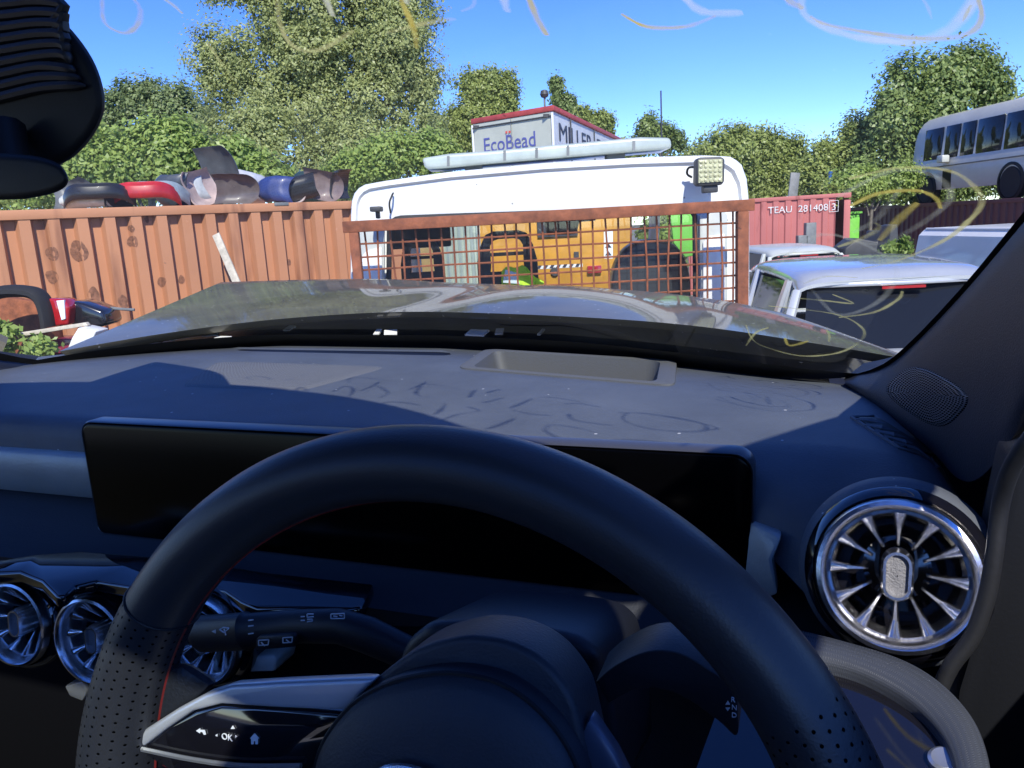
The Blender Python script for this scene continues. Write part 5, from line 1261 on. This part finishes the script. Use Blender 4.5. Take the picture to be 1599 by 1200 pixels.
# ================================================================== TREES AND PLANTS
def crown_mesh(name, lobes, n, leaf, mt, parent, loc, cl=.55, seed=1, droop=0.):
    rg = np.random.default_rng(seed)
    wts = np.array([l[3]*l[4] for l in lobes]); wts = wts/wts.sum()
    pts = []; nrmc = []
    per = 30
    for l, w in zip(lobes, wts):
        c0 = np.array(l[:3]); rad0 = np.array([l[3], min(l[3], l[4])*.8, l[4]]); ns = 9
        for q in range(ns):                       # each limb carries several leafy boughs
            d0 = rg.normal(size=3); d0 /= np.linalg.norm(d0); d0[1] = -abs(d0[1])*.9 if rg.random() < .7 else d0[1]
            sc = rg.uniform(.26, .58); c = c0+d0*rad0*rg.uniform(.45, .88)*(1.05-sc*.45); rad = rad0*sc
            k = max(3, int(n*w/per/ns*(sc/.42)**1.6)); d = rg.normal(size=(k, 3)); d /= np.linalg.norm(d, axis=1)[:, None]
            rr = rg.uniform(.15, 1.0, size=(k, 1))**.5*rg.uniform(.85, 1.15, size=(k, 1))
            cc = c+d*rad*rr
            csz = cl*rg.uniform(.4, 1.2, size=(k, 1))*.8
            off = rg.normal(size=(k, per, 3))*np.array([.45, .45, .45])*csz[:, None, :]
            off[..., 2] -= droop*np.abs(off[..., 0]+off[..., 1])
            pts.append((cc[:, None, :]+off).reshape(-1, 3)); nrmc.append(np.repeat(d*.9+d0*.5+np.array([.15, -.25, .5]), per, axis=0))
    P = np.concatenate(pts); Nn = np.concatenate(nrmc)+rg.normal(size=P.shape)*.5; Nn /= np.linalg.norm(Nn, axis=1)[:, None]
    M = len(P); t = np.cross(Nn, rg.normal(size=P.shape)); t /= np.linalg.norm(t, axis=1)[:, None]; b = np.cross(Nn, t)
    s_ = leaf*rg.uniform(.6, 1.3, size=(M, 1))
    V = np.stack([P-t*s_*.5, P-b*s_*.28+t*s_*.05, P+t*s_*.5, P+b*s_*.28+t*s_*.05], 1).reshape(-1, 3)
    me = bpy.data.meshes.new(name); me.vertices.add(4*M); me.vertices.foreach_set('co', V.astype(np.float32).ravel())
    me.loops.add(4*M); me.loops.foreach_set('vertex_index', np.arange(4*M, dtype=np.int32))
    me.polygons.add(M); me.polygons.foreach_set('loop_start', np.arange(0, 4*M, 4, dtype=np.int32)); me.polygons.foreach_set('loop_total', np.full(M, 4, dtype=np.int32))
    me.update(calc_edges=True); me.validate(); me.materials.append(mt)
    o = bpy.data.objects.new(name, me); COL.objects.link(o); o.parent = parent
    return o
def tree(name, label, cat, Y, lobes_px, n, leaf, mt, cl=.55, seed=1, group=None, limbs=True, trunk_r=.22, droop=0.):
    L = []
    for l in lobes_px:
        px, py, rx, ry = l[:4]; dy = l[4] if len(l) > 4 else 0
        p = at(px, py, Y+dy); s_ = (Y+dy)/1200*1.02; L.append((p.x, p.y, p.z, rx*s_, ry*s_))
    cx = float(np.average([l[0] for l in L], weights=[l[3]*l[4] for l in L])); root = empty(name, (cx, Y, 0), label, cat, group)
    L2 = [(l[0]-cx, l[1]-Y, l[2], l[3], l[4]) for l in L]
    crown_mesh('crown', L2, n, leaf, mt, root, None, cl, seed, droop)
    tb = MB(); rg = random.Random(seed); top = max(l[2] for l in L2)
    low = min(l[2]-l[4] for l in L2)
    tb.tube(smooth([(0, 0, -.1), (.05, 0, max(1, low)), (rg.uniform(-.3, .3), 0, (low+top)/2), (rg.uniform(-.3, .3), 0, top-.2)], 4), [trunk_r*(1-.06*i) for i in range(13)], 9)
    for l in L2:
        z0 = max(.8, l[2]-l[4]*1.6); tb.tube(smooth([(l[0]*.15, 0, z0), (l[0]*.6, l[1]*.6, l[2]-l[4]*.5), (l[0], l[1], l[2]), (l[0]+rg.uniform(-.2, .2)*l[3], l[1], l[2]+l[4]*.7)], 3), [trunk_r*.5*(1-.09*i) for i in range(10)], 6)
    tb.build('trunk', MT['bark'], root)
    return root
LM = dict(poplar=leaf_mat('poplar_leaf', (.16, .205, .06), (.46, .50, .20)), bright=leaf_mat('ivy_leaf', (.15, .25, .045), (.40, .50, .14)), dark=leaf_mat('dark_leaf', (.10, .16, .045), (.30, .38, .12)),
          mid=leaf_mat('mid_leaf', (.15, .21, .05), (.40, .46, .14)), fir=leaf_mat('blue_green_leaf', (.11, .16, .06), (.28, .35, .14)))
tree('poplar_tree', 'tall pale green poplar filling the sky left of centre', 'tree', 28, [(400,40,90,120),(520,-10,110,140),(612,50,80,120),(345,105,52,70),(450,165,150,90),(600,180,95,95),(560,250,130,60,-2),(390,225,90,70,-2),(655,120,45,75),(480,90,120,90)], 190000, .115, LM['poplar'], .5, 3, trunk_r=.3)
tree('conifer_tree', 'dim blue-green tree beside the sensor cover, behind the bright ivy bush', 'tree', 34, [(228,150,34,30),(222,175,46,52),(275,180,55,50),(185,200,45,50),(305,205,50,50)], 28600, 0.155, LM['fir'], .5, 5)
tree('ivy_bush', 'bright leafy bush directly behind the piled bumpers', 'bush', 17, [(175,255,70,45),(255,245,80,52),(345,262,65,40),(140,215,35,35),(60,275,70,45),(400,280,60,30)], 41600, 0.118, LM['bright'], .4, 6, trunk_r=.08)
tree('ivy_bush', 'low yellow-green bush left of the lettered lorry, above the cab roof', 'bush', 20, [(600,245,60,32),(665,240,40,28),(700,250,40,25),(560,275,60,30)], 20800, 0.112, LM['bright'], .4, 7, trunk_r=.07)
tree('poplar_tree', 'smaller upright poplar just left of the lettered lorry', 'tree', 34, [(757,140,42,36),(740,195,48,62),(788,165,26,42),(700,215,40,50),(765,122,18,14),(795,125,10,14)], 39000, 0.136, LM['mid'], .5, 8)
tree('birch_tree', 'thin feathery birch top showing behind the lettered lorry', 'tree', 42, [(872,145,11,22),(884,168,16,20),(866,130,6,8)], 6760, 0.161, LM['dark'], .4, 9, trunk_r=.1)
tree('birch_tree', 'small drooping tree top over the red roof edge of the lorry', 'tree', 40, [(934,182,22,18),(910,178,14,12),(950,196,10,14)], 6760, 0.155, LM['mid'], .4, 10, trunk_r=.1, droop=.5)
tree('round_tree', 'small dark tree at the foot of the aerial mast', 'tree', 40, [(1008,203,24,22),(1036,214,34,22),(1060,222,14,17)], 11700, 0.161, LM['dark'], .5, 11, trunk_r=.12)
tree('round_tree', 'rounded dark green tree right of the white truck cab', 'tree', 30, [(1180,232,62,38),(1130,250,48,40),(1228,246,34,36),(1195,285,85,35),(1130,290,40,30)], 52000, 0.130, LM['mid'], .5, 12)
tree('hedge_tree', 'green hedge-like tree between the red container and the tall right tree', 'tree', 27, [(1305,255,48,40),(1270,285,50,36),(1345,225,35,45),(1330,285,60,36),(1290,240,20,20)], 44200, 0.124, LM['mid'], .48, 13)
tree('broad_tree', 'tall dark broadleaf tree behind the minibus', 'tree', 26, [(1420,150,58,52),(1490,120,62,46),(1540,125,32,36),(1400,205,50,60),(1470,190,60,60),(1385,262,55,48),(1560,175,36,50),(1450,260,60,50),(1525,230,60,60),(1500,290,90,30)], 78000, 0.149, LM['dark'], .6, 14, trunk_r=.28)
tree('bush', 'yellow-green bush above the brown container, below the minibus tail', 'bush', 22.5, [(1345,290,45,28),(1400,285,35,25),(1320,300,25,15)], 23400, 0.099, LM['bright'], .35, 15, trunk_r=.06)
tree('hedge', 'distant green trees along the skyline behind the truck cab', 'hedge', 48, [(820,230,120,30),(980,235,80,20),(1080,250,60,25),(40,290,120,45),(-120,290,120,50),(220,280,100,40),(1450,285,120,30),(1600,270,80,50)], 70000, .24, LM['mid'], .7, 16, trunk_r=.1)
tree('bush', 'sunlit green bush seen through the right of the truck rear window', 'bush', 10.5, [(1050,362,48,40),(1085,350,40,35)], 7000, .08, LM['bright'], .2, 31, trunk_r=.05)
def weeds(label, px, py, Y, rx, ry, n, leaf, seed):
    p = at(px, py, Y); root = empty('weed', (p.x, p.y, 0), label, 'weed'); crown_mesh('leaves', [(0, 0, p.z, rx*Y/1200, ry*Y/1200)], n, leaf, LM['bright'], root, None, .12, seed)
    MB().tube([(0, 0, 0), (0, 0, p.z)], .01, 5).build('stem', LM['bright'], root)
weeds('fresh green weed at the left edge beside the scrap', 2, 528, 5.8, 20, 26, 260, .07, 21)
weeds('small weed growing among the scrap below the pale plank', 62, 545, 5.7, 14, 9, 120, .05, 22)
weeds('yellow-green weed left of the white van', 1400, 385, 12.5, 20, 14, 400, .08, 23)
